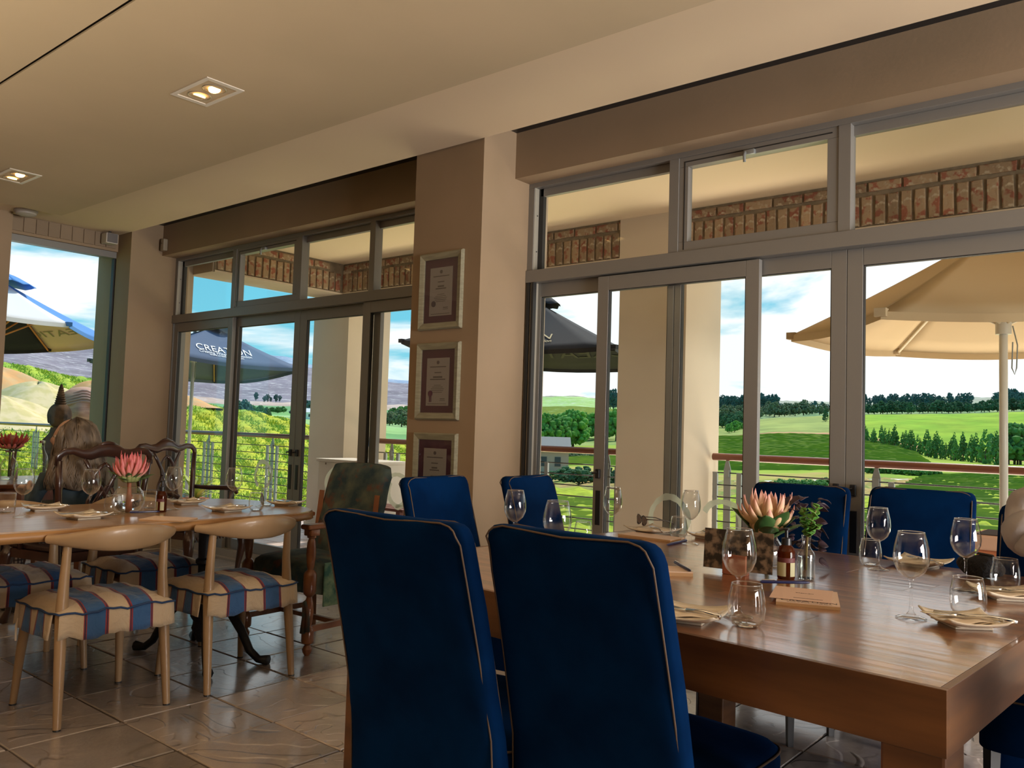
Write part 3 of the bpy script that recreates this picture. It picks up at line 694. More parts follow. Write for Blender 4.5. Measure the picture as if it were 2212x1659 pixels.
def vcolmat(name, speck=None, bump=0):
    m = D.materials.new(name); m.use_nodes = True; nt = m.node_tree; N = nt.nodes; L = nt.links; b = N['Principled BSDF']; b.inputs['Roughness'].default_value = .95; b.inputs['Specular IOR Level'].default_value = .1
    a = N.new('ShaderNodeAttribute'); a.attribute_name = 'Col'
    tc = N.new('ShaderNodeTexCoord'); n = N.new('ShaderNodeTexNoise'); n.inputs['Scale'].default_value = speck[0]; n.inputs['Detail'].default_value = 9; n.inputs['Roughness'].default_value = .65; L.new(tc.outputs['Object'], n.inputs['Vector'])
    r = N.new('ShaderNodeMapRange'); L.new(n.outputs['Fac'], r.inputs[0]); r.inputs['From Min'].default_value = .3; r.inputs['From Max'].default_value = .7; r.inputs['To Min'].default_value = speck[1]; r.inputs['To Max'].default_value = speck[2]
    hs = N.new('ShaderNodeHueSaturation'); L.new(r.outputs[0], hs.inputs['Value']); L.new(a.outputs['Color'], hs.inputs['Color']); src = hs.outputs[0]
    if len(speck) > 3:
        n2 = N.new('ShaderNodeTexNoise'); n2.inputs['Scale'].default_value = speck[3]; n2.inputs['Detail'].default_value = 8; n2.inputs['Roughness'].default_value = .7
        mp = N.new('ShaderNodeMapping'); mp.inputs['Scale'].default_value = (1, 1, 3.5); L.new(tc.outputs['Object'], mp.inputs[0]); L.new(mp.outputs[0], n2.inputs['Vector'])
        r2 = N.new('ShaderNodeValToRGB'); L.new(n2.outputs['Fac'], r2.inputs[0]); r2.color_ramp.elements[0].position = speck[5]; r2.color_ramp.elements[1].position = speck[6]
        mx = N.new('ShaderNodeMixRGB'); L.new(r2.outputs[0], mx.inputs[0]); L.new(src, mx.inputs[1]); mx.inputs[2].default_value = (*speck[4], 1); src = mx.outputs[0]
    L.new(src, b.inputs['Base Color'])
    return m
def h2(x, y, s):
    v = math.sin(x*1.7/s+1.3*math.sin(y*1.1/s))*math.cos(y*1.9/s+.7*math.sin(x*.9/s)); return v
def colour(px, d, y):
    c = colour0(px, d, y)
    return (c[0]*1.0, c[1]*.84, c[2]*.75) if px >= 1000 and d < 700 else ((c[0]*1.2, c[1]*1.02, c[2]) if px < 1000 and d < 100 else c)
def colour0(px, d, y):  # far ground turns paler and bluer: distance haze put into the colour
    n = h2(px, y*5, 40)*.5+.5; n2 = h2(px+300, y*7, 23)*.5+.5
    def mixc(a, b, t): return [a[i]*(1-t)+b[i]*t for i in range(3)]
    if px < 1000:
        if d < 100:
            c = mixc((.40, .46, .03), (.20, .40, .05), n*.8); return mixc(c, (.50, .48, .03), n2*.35) if y > 890 else mixc(c, (.22, .44, .07), .4)
        if d < 260: return (.16, .34, .12) if d < 150 else (.30, .50, .18)
        if d < 450: return (.34, .52, .22)
        if d < 700: return (.20, .42, .14)
        if d < 1100: return (.16, .34, .15)
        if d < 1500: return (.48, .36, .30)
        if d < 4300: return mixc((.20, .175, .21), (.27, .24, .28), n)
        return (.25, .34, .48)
    # right-hand valley
    if d < 58: return mixc((.38, .52, .04), (.30, .45, .04), n)
    if d < 100: return mixc((.15, .30, .06), (.50, .36, .16), n2) if px < 2000 else (.34, .50, .04)
    if d < 128: return mixc((.36, .44, .08), (.55, .42, .2), n2*.7) if px < 1900 else mixc((.2, .36, .08), (.30, .5, .05), n)
    if d < 335: return mixc((.33, .50, .07), (.28, .46, .06), n)
    if d < 385 and px > 1480: return mixc((.56, .33, .20), (.46, .34, .18), n)
    if d < 700 and px > 1800: return mixc((.22, .47, .04), (.30, .52, .05), n)
    if d < 700 and px > 1480: return mixc((.34, .46, .14), (.26, .38, .12), n)
    if px <= 1480:
        if d < 480: return mixc((.20, .38, .10), (.45, .42, .2), n2*.5)
        if d < 1200: return mixc((.36, .50, .16), (.30, .46, .12), n)
        if d < 1500: return (.30, .42, .16)
        if d < 3300: return mixc((.34, .50, .16), (.28, .46, .14), n)
        return (.28, .26, .20)
    if d < 1500: return mixc((.16, .28, .13), (.3, .36, .16), n)
    if d < 2600: return (.33, .36, .25)
    return (.36, .37, .28)
def terrain():
    pxs = list(np.arange(-900, 3201, 10)); rows = list(np.exp(np.linspace(math.log(9), math.log(5200), 190)))
    def part(name, r0, r1, m, amp, kind=S):
        rs = rows[r0:r1+1]; vs = []; cols = []
        for d in rs:
            for x in pxs:
                jit = amp*d*.004*(math.sin(x*.11+d*.37)*.4+random.uniform(-.5, .5)*.6)
                p = gp(x, d); p.z += jit
                if d < 14:
                    p.z = min(p.z, -.2)
                vs.append(p); cols.append(colour(x, d, ypix(x, d)))
        n = len(pxs); fs = [(j*n+i, j*n+i+1, (j+1)*n+i+1, (j+1)*n+i) for j in range(len(rs)-1) for i in range(n-1)]
        me = D.meshes.new(name); me.from_pydata(vs, [], fs); me.update(); a = me.color_attributes.new('Col', 'FLOAT_COLOR', 'POINT')
        a.data.foreach_set('color', np.array([(*c, 1) for c in cols], 'f').ravel())
        for p in me.polygons: p.use_smooth = True
        me.materials.append(m); o = D.objects.new(name, me); COL.objects.link(o); tag(o, kind=kind)
        return o
    k1 = next(i for i, d in enumerate(rows) if d > 95); k2 = next(i for i, d in enumerate(rows) if d > 1250)
    part('ground_meadow', 0, k1, vcolmat('meadow', (.9, .55, 1.45)), 1.0)
    part('ground_valley', k1, k2, vcolmat('valley', (.05, .75, 1.25)), .15)
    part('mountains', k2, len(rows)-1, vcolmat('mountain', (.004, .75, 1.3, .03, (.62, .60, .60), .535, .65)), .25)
    b = MB().box((-1800, -1500, -60), (1800, 6, -30)).build('ground_plain', mat('plain', (.25, .35, .08), .95)); tag(b, kind=S)
terrain()
def grass_tufts():
    # long meadow grass just beyond the left railing, too fine to count
    vs = []; fs = []
    rr = random.Random(5)
    for _ in range(52000):
        x = rr.uniform(-60, 960); d = 15+60*rr.random()**1.3; p = gp(x, d); h = rr.uniform(.02, .075)*(1+d/60); w = h*.5; a = rr.uniform(0, PI)
        k = len(vs); dx, dy = math.cos(a)*w, math.sin(a)*w; lx, ly = rr.uniform(-.1, .1), rr.uniform(-.1, .1)
        vs += [(p.x-dx, p.y-dy, p.z-.05), (p.x+dx, p.y+dy, p.z-.05), (p.x+lx, p.y+ly, p.z+h)]; fs.append((k, k+1, k+2))
    me = D.meshes.new('grass'); me.from_pydata(vs, [], fs); me.update(); me.materials.append(mat('meadow grass', (.46, .48, .035), .9, c2=(.26, .42, .05), scale=.35, detail=6))
    o = D.objects.new('meadow_grass', me); COL.objects.link(o); tag(o, 'long yellow-green meadow grass beyond the left railing', 'grass', kind='stuff')
grass_tufts()
def rows_():
    vs = []; fs = []; rr = random.Random(2)
    def hedge(x0, x1, d0, slope, h, w):
        n = int((x1-x0)/9)+1; k0 = len(vs)
        for i in range(n+1):
            x = x0+(x1-x0)*i/n; d = d0+slope*(x-x0); p = gp(x, d); q = gp(x, d+w); hh = h*rr.uniform(.93, 1.07)
            vs.extend([(p.x, p.y, p.z-.1), (p.x*.75+q.x*.25, p.y*.75+q.y*.25, p.z+hh), (p.x*.25+q.x*.75, p.y*.25+q.y*.75, q.z+hh*rr.uniform(.8, 1)), (q.x, q.y, q.z-.1)])
            if i:
                a = k0+4*i; b = a-4; fs.extend([(b, a, a+1, b+1), (b+1, a+1, a+2, b+2), (b+2, a+2, a+3, b+3)])
    for k in range(31): hedge(1540, 1850+k*2, 148+k*6.2, -.05, .75+.01*k, 2.6)
    for k in range(24): hedge(1810, 2015-k*2, 168+k*7, -.05, .8, 2.8)
    for k in range(26): hedge(1830+k*7, 2300, 26+k*3.4, -.004, .12+.006*k, 1.1)
    for k in range(12): hedge(1140, 1345, 135+k*9, .05, .8, 3)
    for k in range(8): hedge(1140, 1345, 24+k*3, .006, .12, 1.0)
    for k in range(13): hedge(1130, 1340, 780+k*75, .3, 1.6, 25)
    me = D.meshes.new('vines'); me.from_pydata(vs, [], fs); me.update(); me.materials.append(mat('vine leaves', (.36, .45, .035), .9, c2=(.26, .37, .035), scale=.3, detail=5))
    translucent(MATS['vine leaves'], .5); o = D.objects.new('vineyard_rows', me); COL.objects.link(o); tag(o, 'bright green vineyard rows on the slopes beyond the railing', 'vineyard', kind='stuff')
rows_()
def ORD(i, n):
    w = ['', 'first', 'second', 'third', 'fourth', 'fifth', 'sixth', 'seventh', 'eighth', 'ninth', 'tenth', 'eleventh', 'twelfth']
    if i == 1: return 'leftmost of the row'
    if i == n: return 'rightmost of the row'
    if i <= 12: return w[i]+' from the left'
    if n-i+1 <= 12: return w[n-i+1]+' from the right'
    return '%dth from the left' % i
def trees():
    rr = random.Random(11)
    def crown(kind):
        mb = MB(); blobs = {'round': [(0, 0, .52, .36), (.2, .08, .36, .28), (-.2, -.05, .36, .28), (.02, -.2, .32, .27), (0, .2, .36, .27), (.08, 0, .74, .22)],
            'pine': [(0, 0, .82, .2), (.14, .05, .66, .22), (-.15, 0, .62, .23), (0, .1, .5, .22), (.05, -.1, .38, .2), (-.05, 0, .24, .17)],
            'conifer': [(0, 0, .25, .26), (0, 0, .42, .21), (0, 0, .58, .16), (0, 0, .74, .11), (0, 0, .9, .06)],
            'bush': [(0, 0, .3, .4), (.3, 0, .25, .28), (-.3, .1, .25, .3), (0, -.3, .25, .28)]}[kind]
        for x, y, z, r in blobs:
            nb = 46 if kind != 'conifer' else 30
            for q in range(nb):
                v = Vector((rr.gauss(0, 1), rr.gauss(0, 1), rr.gauss(0, 1))).normalized()*r*rr.uniform(.65, 1.0); v.z *= (1.2 if kind == 'conifer' else .75)
                rb = r*rr.uniform(.15, .28)
                bm = bmesh.new(); bmesh.ops.create_icosphere(bm, subdivisions=1, radius=rb)
                for w_ in bm.verts: w_.co *= rr.uniform(.7, 1.25)
                bm.verts.index_update(); mb.add([w_.co+v+Vector((x, y, z)) for w_ in bm.verts], [[w_.index for w_ in f.verts] for f in bm.faces]); bm.free()
        return mb
    def trunk(h): return MB().tube([(0, 0, -.12), (.01, 0, h*.5), (0, .01, h)], [.035, .025, .015], 6)
    leafs = {'blue': mat('blue-green foliage', (.055, .15, .13), .95, c2=(.09, .20, .17), scale=3), 'olive': mat('olive foliage', (.17, .22, .10), .95, c2=(.24, .26, .13), scale=3, rnd=.25),
             'mid': mat('mid green foliage', (.11, .26, .06), .95, c2=(.17, .34, .08), scale=3, rnd=.2), 'fresh': mat('fresh green foliage', (.20, .42, .06), .95, c2=(.12, .32, .06), scale=3, rnd=.2), 'dark': mat('dark green foliage', (.06, .15, .06), .95, c2=(.09, .20, .08), scale=3, rnd=.2)}
    for k_ in leafs: translucent(leafs[k_], .3)
    bark = mat('bark', (.12, .08, .05), .9)
    cache = {}
    def put(kind, lf, px, dist, h, label, group, y=None):
        key = (kind, lf, rr.randrange(2))
        p = gp(px, dist, y)
        if key not in cache:
            t = empty({'round': 'broadleaf_tree', 'pine': 'pine_tree', 'conifer': 'conifer', 'bush': 'bush'}[kind], p)
            crown(kind).build('crown', leafs[lf], t); trunk({'round': .5, 'pine': .7, 'conifer': .4, 'bush': .2}[kind]).build('trunk', bark, t); cache[key] = t
        else:
            t = copy_tree(cache[key]); t.location = p
        w = {'round': 1.0, 'pine': .85, 'conifer': .75, 'bush': 1.2}[kind]
        t.scale = (h*w*rr.uniform(.85, 1.15), h*w*rr.uniform(.85, 1.15), h); t.rotation_euler = (0, 0, rr.uniform(0, 6.28)); tag(t, label, 'tree', group)
    def line(n, x0, x1, d0, d1, h0, h1, kind, lf, label, group, jx=6, jd=.06, y0=None, y1=None):
        js = sorted([((i+.5)/n+rr.uniform(-jx, jx)/max(1, abs(x1-x0))) for i in range(n)])
        for i, t in enumerate(js):
            d = d0+(d1-d0)*t; x = x0+(x1-x0)*t; d *= 1+rr.uniform(-jd, jd)
            put(kind, lf, x, d, .62*rr.uniform(h0, h1), label if n == 1 else label.split(',')[0]+', '+ORD(i+1, n), group)
    line(24, 1553, 1680, 1500, 1400, 34, 46, 'pine', 'blue', 'tall blue-green pine in the wood on the ridge, left of the white cottage', 'ridge pines by the white cottage', 3)
    line(10, 1685, 1790, 1250, 1200, 14, 22, 'pine', 'blue', 'small dark pine beside the white cottage on the ridge', 'small pines around the cottage', 4)
    line(30, 1850, 2095, 1500, 1500, 26, 40, 'pine', 'blue', 'pine in the long dark ridge line behind the parasol pole', 'ridge pines right of the door post', 4)
    line(12, 2150, 2230, 1300, 1300, 32, 44, 'pine', 'blue', 'pine in the dark clump at the right end of the ridge', 'ridge pines at far right', 4)
    line(34, 1872, 2230, 720, 760, 13, 19, 'round', 'dark', 'dark windbreak tree above the bright green field', 'windbreak trees above the green field', 4, .03)
    line(26, 1560, 1780, 760, 820, 15, 26, 'round', 'olive', 'olive green tree in the wood below the white cottage', 'wood below the cottage', 6, .08)
    line(10, 1560, 1605, 500, 520, 10, 17, 'round', 'dark', 'dark tree beside the second cream column above the vineyard', 'trees beside the second column', 6, .08)
    line(3, 1560, 1600, 430, 440, 7, 11, 'round', 'fresh', 'fresh green shrub below the dark trees by the column', 'fresh shrubs by the second column', 8)
    line(34, 1862, 2160, 318, 225, 8, 14, 'conifer', 'mid', 'young conifer in the slanting row beside the red dirt road', 'young conifers along the dirt road', 5, .03)
    line(5, 2170, 2225, 260, 240, 13, 20, 'round', 'mid', 'broad green tree at the right edge beyond the parasol pole', 'broad trees at right edge', 6)
    line(1, 1783, 1783, 520, 520, 15, 15, 'conifer', 'dark', 'lone dark conifer at the edge of the dirt road beside the door post', 'lone conifer', 1)
    line(12, 1142, 1245, 300, 330, 17, 26, 'round', 'fresh', 'fresh green tree in the grove beyond the middle railing', 'grove beyond the middle railing', 5, .08)
    line(5, 1250, 1335, 430, 430, 18, 30, 'round', 'fresh', 'fresh green tree behind the sliding door stile, right of the grove', 'trees behind the sliding door', 6, .05)
    line(12, 1140, 1290, 185, 190, 3, 5, 'bush', 'olive', 'low olive bush just below the middle handrail', 'low bushes below the middle handrail', 6, .05)
    line(8, 1210, 1340, 66, 72, 2.0, 3.4, 'bush', 'dark', 'dark green bush on the slope below the thin railing rods', 'bushes on the slope', 8, .05)
    line(8, 1305, 1345, 1900, 1700, 50, 75, 'pine', 'blue', 'skyline pine between sliding door and second column', 'skyline pines by the second column', 3)
    line(12, 1190, 1340, 1000, 950, 8, 12, 'round', 'dark', 'tiny dark tree in the row across the far green slope', 'tree row across the far slope', 5)
    line(9, 494, 536, 300, 310, 7, 11, 'round', 'blue', 'dark rounded tree in the clump behind the meadow crest', 'clump behind the meadow', 4)
    line(16, 536, 614, 620, 640, 6, 9, 'round', 'mid', 'green tree in the low band beyond the meadow', 'tree band beyond the meadow', 3)
    line(10, 640, 672, 620, 640, 11, 15, 'round', 'mid', 'green tree just left of the first cream column', 'tree band by the first column', 3)
    line(1, 575, 576, 210, 210, 4.5, 4.5, 'round', 'dark', 'lone small dark tree on the pale field behind the meadow', 'lone tree', 0)
    line(6, 646, 674, 330, 340, 10, 14, 'round', 'blue', 'dark tree around the white farm building', 'trees around the farm building', 4)
    line(6, 552, 612, 1500, 1550, 14, 26, 'pine', 'blue', 'distant dark pine at the foot of the grey mountain', 'pines at the mountain foot', 5)
    line(12, 838, 884, 330, 300, 6, 12, 'round', 'olive', 'olive green tree right of the first column beyond the meadow', 'olive trees right of the first column', 4, .1)
    line(5, 838, 884, 520, 500, 12, 17, 'round', 'mid', 'rounded green tree between first column and pillar', 'rounded trees by the pillar', 5)
    line(12, 1655, 1790, 78, 84, 1.2, 2.2, 'bush', 'mid', 'low bush on the bank behind the flowers', 'low bushes on the bank', 7, .04)
    line(14, 1860, 2010, 120, 110, 2.2, 3.6, 'bush', 'mid', 'low green scrub on the bank just under the right handrail', 'scrub under the right handrail', 8, .05)
trees()
def cottages():
    def house(px, d, w, h, dp, rz, wall, roof, label):
        p = gp(px, d); t = empty('cottage', p, rz, label=label, cat='house')
        MB().box((-w/2, -dp/2, -2), (w/2, dp/2, h)).build('wall', wall, t)
        MB().add([(-w/2-.3, -dp/2-.4, h), (w/2+.3, -dp/2-.4, h), (w/2+.3, dp/2+.4, h), (-w/2-.3, dp/2+.4, h), (-w/2-.3, 0, h+h*.6), (w/2+.3, 0, h+h*.6)], [(0, 1, 5, 4), (2, 3, 4, 5), (0, 4, 3), (1, 2, 5), (3, 2, 1, 0)]).build('roof', roof, t)
        for s in (-.28, 0, .28): MB().box((w*s-w*.06, -dp/2-.05, h*.35), (w*s+w*.06, -dp/2+.02, h*.75)).build('window', mat('dark pane', (.04, .05, .06), .3), t)
        return t
    ww = mat('white wall', (.8, .78, .74), .9)
    house(1775, 900, 11, 5, 8, .6, ww, mat('pale roof', (.75, .74, .74), .8), 'tiny white cottage on the wooded ridge beside the door post')
    house(655, 300, 8, 2.4, 5, .9, ww, mat('pale roof', (.75, .74, .74), .8), 'white farm building among dark trees left of the first column')
    house(1172, 95, 5.5, 2.6, 4, .7, mat('pinkish wall', (.52, .36, .27), .9), mat('grey roof', (.3, .27, .25), .8), 'pinkish outbuilding below the middle railing behind the blue chairs')
cottages()
def heaps():
    sand = mat('pale sand', (.74, .58, .33), .95, c2=(.62, .50, .22), scale=2.5, detail=9, bump=1, bscale=6); org = mat('orange earth', (.70, .36, .14), .95, c2=(.60, .38, .18), scale=1.5, detail=8, bump=1, bscale=5)
    for px, d, w, h, m, lab in ((-40, 46, 11, 4.6, org, 'orange earth heap at the left edge behind the pale sand heaps'), (78, 43, 9, 3.5, sand, 'pale sand heap behind the dark stone head'), (-10, 36, 8.5, 2.6, sand, 'nearest pale sand heap left of the dark stone head'), (195, 46, 5.5, 3.6, org, 'small orange earth heap behind the pink stone head'), (385, 66, 8, 1.9, org, 'low orange heap on the meadow crest behind the left parasol pole')):
        p = gp(px, d); p.z -= .3
        t = empty('earth_heap', p, label=lab, cat='heap')
        def fn(u, v, w=w*.8, h=h*.5):
            a = u*2*PI; r = v; e = 1+.12*math.sin(3*a+px)+.06*math.sin(7*a)
            return (math.cos(a)*r*w*.6*e, math.sin(a)*r*w*.6*e, h*(.5+.5*math.cos(PI*min(1, r)))*(1+.05*math.sin(9*r+4*a)))
        MB().grid(fn, 40, 16).build('soil', m, t, smooth=True)
heaps()
# ================================================================== PARASOLS
def at(px, py, X=None, Y=None): return onx(px, py, X) if X is not None else ony(px, py, Y)
PFN = {}
def cloth_text(t, side, txt, size, uc, vc, m, sx=1, flip=1, rot=0, off=.012):
    o = textobj(txt, size, m, t, Matrix.Identity(4), sx=sx); fn = PFN[t.name][side]; me = o.data
    bm = bmesh.new(); bm.from_mesh(me); bmesh.ops.triangulate(bm, faces=bm.faces[:]); bm.to_mesh(me); bm.free()
    Lu = (Vector(fn(1, 0))-Vector(fn(0, 0))).length; Lv = (Vector(fn(.5, 1))-Vector(fn(.5, 0))).length; ca, sa = math.cos(rot), math.sin(rot)
    inv = pmat(t).inverted()
    for v in me.vertices:
        x, y = v.co.x*ca-v.co.y*sa, v.co.x*sa+v.co.y*ca; w = max(0, min(.97, vc+y/Lv)); u = uc+x/(Lu*(1-w))
        u = max(0, min(1, u)); p = Vector(fn(u, w)); e = .01; nn = (Vector(fn(min(1, u+e), w))-Vector(fn(max(0, u-e), w))).cross(Vector(fn(u, min(.99, w+e)))-Vector(fn(u, max(0, w-e)))).normalized()
        v.co = inv @ (p+nn*(off*flip+v.co.z))
    o.matrix_local = Matrix.Identity(4); me.update(); o.parent = [k for k in t.children if k.name.split('.')[0] == 'canopy_panel'][side]; o.matrix_local = Matrix.Identity(4); return o
def parasol(name_loc, corners, peak, hub, mats, under, label, text=None, polem=POLE, ribm=TIMB, vent=None, base=-.02, cord=False):
    t = empty('parasol', name_loc, label=label, cat='parasol')
    n = len(corners); c = [Vector(p) for p in corners]; pk = Vector(peak); PFN[t.name] = []
    for i in range(n):
        a, b = c[i], c[(i+1) % n]
        def fn(u, v, a=a, b=b):
            e = a.lerp(b, u); p = e.lerp(pk, v); sag = -.05*math.sin(PI*u)*(1-v)*(a-b).length*.5-.02*math.sin(PI*v); return p+Vector((0, 0, sag+.0))
        PFN[t.name].append(fn)
        MB().grid(fn, 10, 8).build('canopy_panel', mats[i % len(mats)], t, smooth=True, world=True, thick=.004)
        def hem(u, v, a=a, b=b):
            p = fn(u, 0); return p+Vector((0, 0, -.045*v+.003))+(p-pk).normalized()*.006
        MB().grid(hem, 10, 1).build('hem', mats[i % len(mats)], t, world=True, thick=.003)
        h = Vector(hub); r = a.lerp(pk, .52)+Vector((0, 0, -.03))
        MB().tube([a.lerp(pk, .01)+Vector((0, 0, -.03)), pk+Vector((0, 0, -.07))], .011, 8).build('rib', ribm, t, world=True)
        MB().tube([h, r], .01, 8).build('strut', ribm, t, world=True)
        MB().box((-.03, -.03, -.03), (.03, .03, .015), Matrix.Translation(a)).build('corner_pocket', mats[i % len(mats)], t, world=True)
    v = vent or (.26, .10)
    def cap(u, w):
        a = u*2*PI; rr = v[0]*(1-w)*(1+.08*math.cos(4*a)); return pk+Vector((math.cos(a)*rr, math.sin(a)*rr, -.05+v[1]*math.sin(w*PI/2)+.012*math.cos(8*a)*(1-w)))
    MB().grid(cap, 32, 6).build('vent_cap', mats[-1], t, smooth=True, world=True, thick=.004)
    x, y = hub[0], hub[1]
    MB().tube([(x, y, base), (x, y, pk.z-.05)], .024, 16).build('pole', polem, t, smooth=True, world=True)
    MB().tube([(x, y, hub[2]-.05), (x, y, hub[2]+.04)], .045, 14).build('hub', polem, t, smooth=.6, world=True)
    MB().lathe([(.3, base-.02), (.3, base+.04), (.06, base+.07), (.05, base+.2)], 24, Matrix.Translation((x, y, 0))).build('base', GALV, t, smooth=.5, world=True)
    if cord:
        h = Vector(hub); MB().tube([h+Vector((.05, 0, 0)), h+Vector((.075, 0, -.12)), h+Vector((.07, 0, -.26)), h+Vector((.06, .0, -.30)), h+Vector((.045, 0, -.26)), h+Vector((.05, 0, -.1))], .004, 6).build('pull_cord', GALV, t, world=True)
    return t
def panel_frame(a, b, pk, u, v, off):
    a, b, pk = Vector(a), Vector(b), Vector(pk); X = (b-a).normalized(); m = a.lerp(b, u); Yv = (pk-m); Yv = (Yv-X*Yv.dot(X)).normalized(); Z = X.cross(Yv)
    o = m.lerp(pk, v)+Z*off; return Matrix(((X.x, Yv.x, Z.x, o.x), (X.y, Yv.y, Z.y, o.y), (X.z, Yv.z, Z.z, o.z), (0, 0, 0, 1)))
def parasols():
    # cream hexagonal parasol on the terrace, right
    cx, cy, R1, zr = -.95, 5.88, 1.24, 1.895
    ang = [197, 252, 314, 14, 74, 134]
    cs = [(cx+R1*math.cos(R(a)), cy+R1*math.sin(R(a)), zr) for a in ang]
    parasol((cx, cy, 0), cs, (cx, cy, 2.56), (cx, cy, 1.93), [CREAMC], CREAMC, 'large cream parasol with pale pole standing behind the right-hand railing view', polem=POLE, ribm=mat('cream rib', (.6, .52, .36), .5), cord=True)
    # navy-grey lettered parasol seen through the left doors
    L_ = at(195, 777, X=-11.6); N_ = at(318, 752, X=-9.5); Rr = at(650, 796, X=-9.5); F_ = at(463, 822, X=-12.0); pk = at(462, 706, X=-10.9)
    hub = at(418, 775, X=-11.0)
    t = parasol((hub.x, hub.y, 0), [N_, Rr, F_, L_], pk, hub, [GREYC], BLACKC, 'slate blue lettered parasol seen through the two left door panes', polem=mat('pole aluminium', (.62, .62, .66), .35), vent=(.34, .13), cord=True)
    for s_, sz, dv, sx in (('CREATION', .38, 0, .44), ('Creating Wines of Distinction', .165, -.14, .38), ('www.creationwines.com', .13, -.24, .38)):
        cloth_text(t, 0, s_, sz, .50, .26+dv/1.9, PRINTW, sx=sx)
    # white and blue parasol outside the corner window
    L_ = at(-180, 640, X=-9.0); N_ = at(148, 699, X=-9.6); Rr = at(250, 737, X=-11.2); F_ = at(105, 754, X=-12.0); F2 = at(-160, 742, X=-11.2); pk = at(-2, 604, X=-10.6)
    hub = at(-40, 742, X=-10.7)
    t = parasol((hub.x, hub.y, 0), [L_, N_, Rr, F_, F2], pk, hub, [WHITEC, BLUEC, CREAMC, BLACKC, BLUEC], CREAMC, 'white and blue parasol with orange ribs outside the corner window', ribm=mat('orange rib', (.62, .22, .05), .5), vent=(.36, .13))
    cloth_text(t, 2, 'CREATION', .24, .62, .22, mat('olive print', (.28, .24, .12), .7), sx=1.0, flip=-1)
    # black parasol beyond the middle railing
    A = at(868, 735, Y=6.95); B = at(1328, 748, Y=6.95); C = at(1425, 792, Y=9.2); Dd = at(1020, 778, Y=9.2); pk = at(1160, 652, Y=8.1)
    hub = at(1150, 762, Y=8.1)
    t = parasol((hub.x, hub.y, -.6), [A, B, C, Dd], pk, hub, [BLACKC], BLACKC, 'black lettered parasol beyond the open sliding door', ribm=mat('cream rib', (.6, .52, .36), .5), vent=(.30, .16), base=-.6)
    for s_, sz, dv, sx in (('CREATION', .20, 0, 1.0), ('Creating Wines of Distinction', .10, -.10, .84)):
        cloth_text(t, 0, s_, sz, .565, .20+dv/1.6, PRINTG, sx=sx)
    cloth_text(t, 2, 'CREATION', .30, .45, .2, mat('faint print', (.030, .028, .026), .8), sx=1.5, flip=-1)
parasols()

# ================================================================== BIG TABLE
TROT = R(-3.8)
def big_table():
    corner = Vector((-.353, 1.642, 0)); L_, W_ = 1.76, 1.60
    ux = Vector((-math.cos(TROT), -math.sin(TROT), 0)); uy = Vector((-math.sin(TROT), math.cos(TROT), 0))
    c = corner+ux*(L_/2)+uy*(W_/2)
    t = empty('dining_table', c, TROT, label='big square wooden table with thick legs and polished stave top', cat='table')
    rr = random.Random(4); n = 15; w = W_/n
    for i in range(n):
        y = -W_/2+w*i
        segs = [-L_/2]; x = -L_/2+rr.uniform(.3, .9)
        while x < L_/2-.2: segs.append(x); x += rr.uniform(.5, .9)
        segs.append(L_/2)
        for a, b in zip(segs[:-1], segs[1:]):
            o = MB().box((max(a, -L_/2+.014)+.0004, max(y, -W_/2+.014)+.0001, .722), (min(b, L_/2-.014)-.0004, min(y+w, W_/2-.014)-.0001, .76)).build('stave', TBL, t, bev=.0003)
    for s in (-1, 1):
        MB().box((-L_/2+.0, s*W_/2-(.0138 if s > 0 else 0), .642), (L_/2, s*W_/2+(.0138 if s < 0 else 0), .7602), bev=.0009).build('apron', TBLS, t)
        MB().box((s*L_/2-(.0138 if s > 0 else 0), -W_/2+.0139, .642), (s*L_/2+(.0138 if s < 0 else 0), W_/2-.0139, .7602), bev=.0009).build('apron', TBLS, t)
    MB().box((-L_/2+.03, -W_/2+.03, .70), (L_/2-.03, W_/2-.03, .7215)).build('sub_top', TBLS, t)
    for sx in (-1, 1):
        for sy in (-1, 1):
            x = sx*(L_/2-.058-(.40 if sy > 0 else 0)); y = sy*(W_/2-.058-(.02 if sy > 0 else 0))
            MB().box((x-.056, y-.056, 0), (x+.056, y+.056, .70), bev=.006).build('leg', TBLS, t)
big_table()

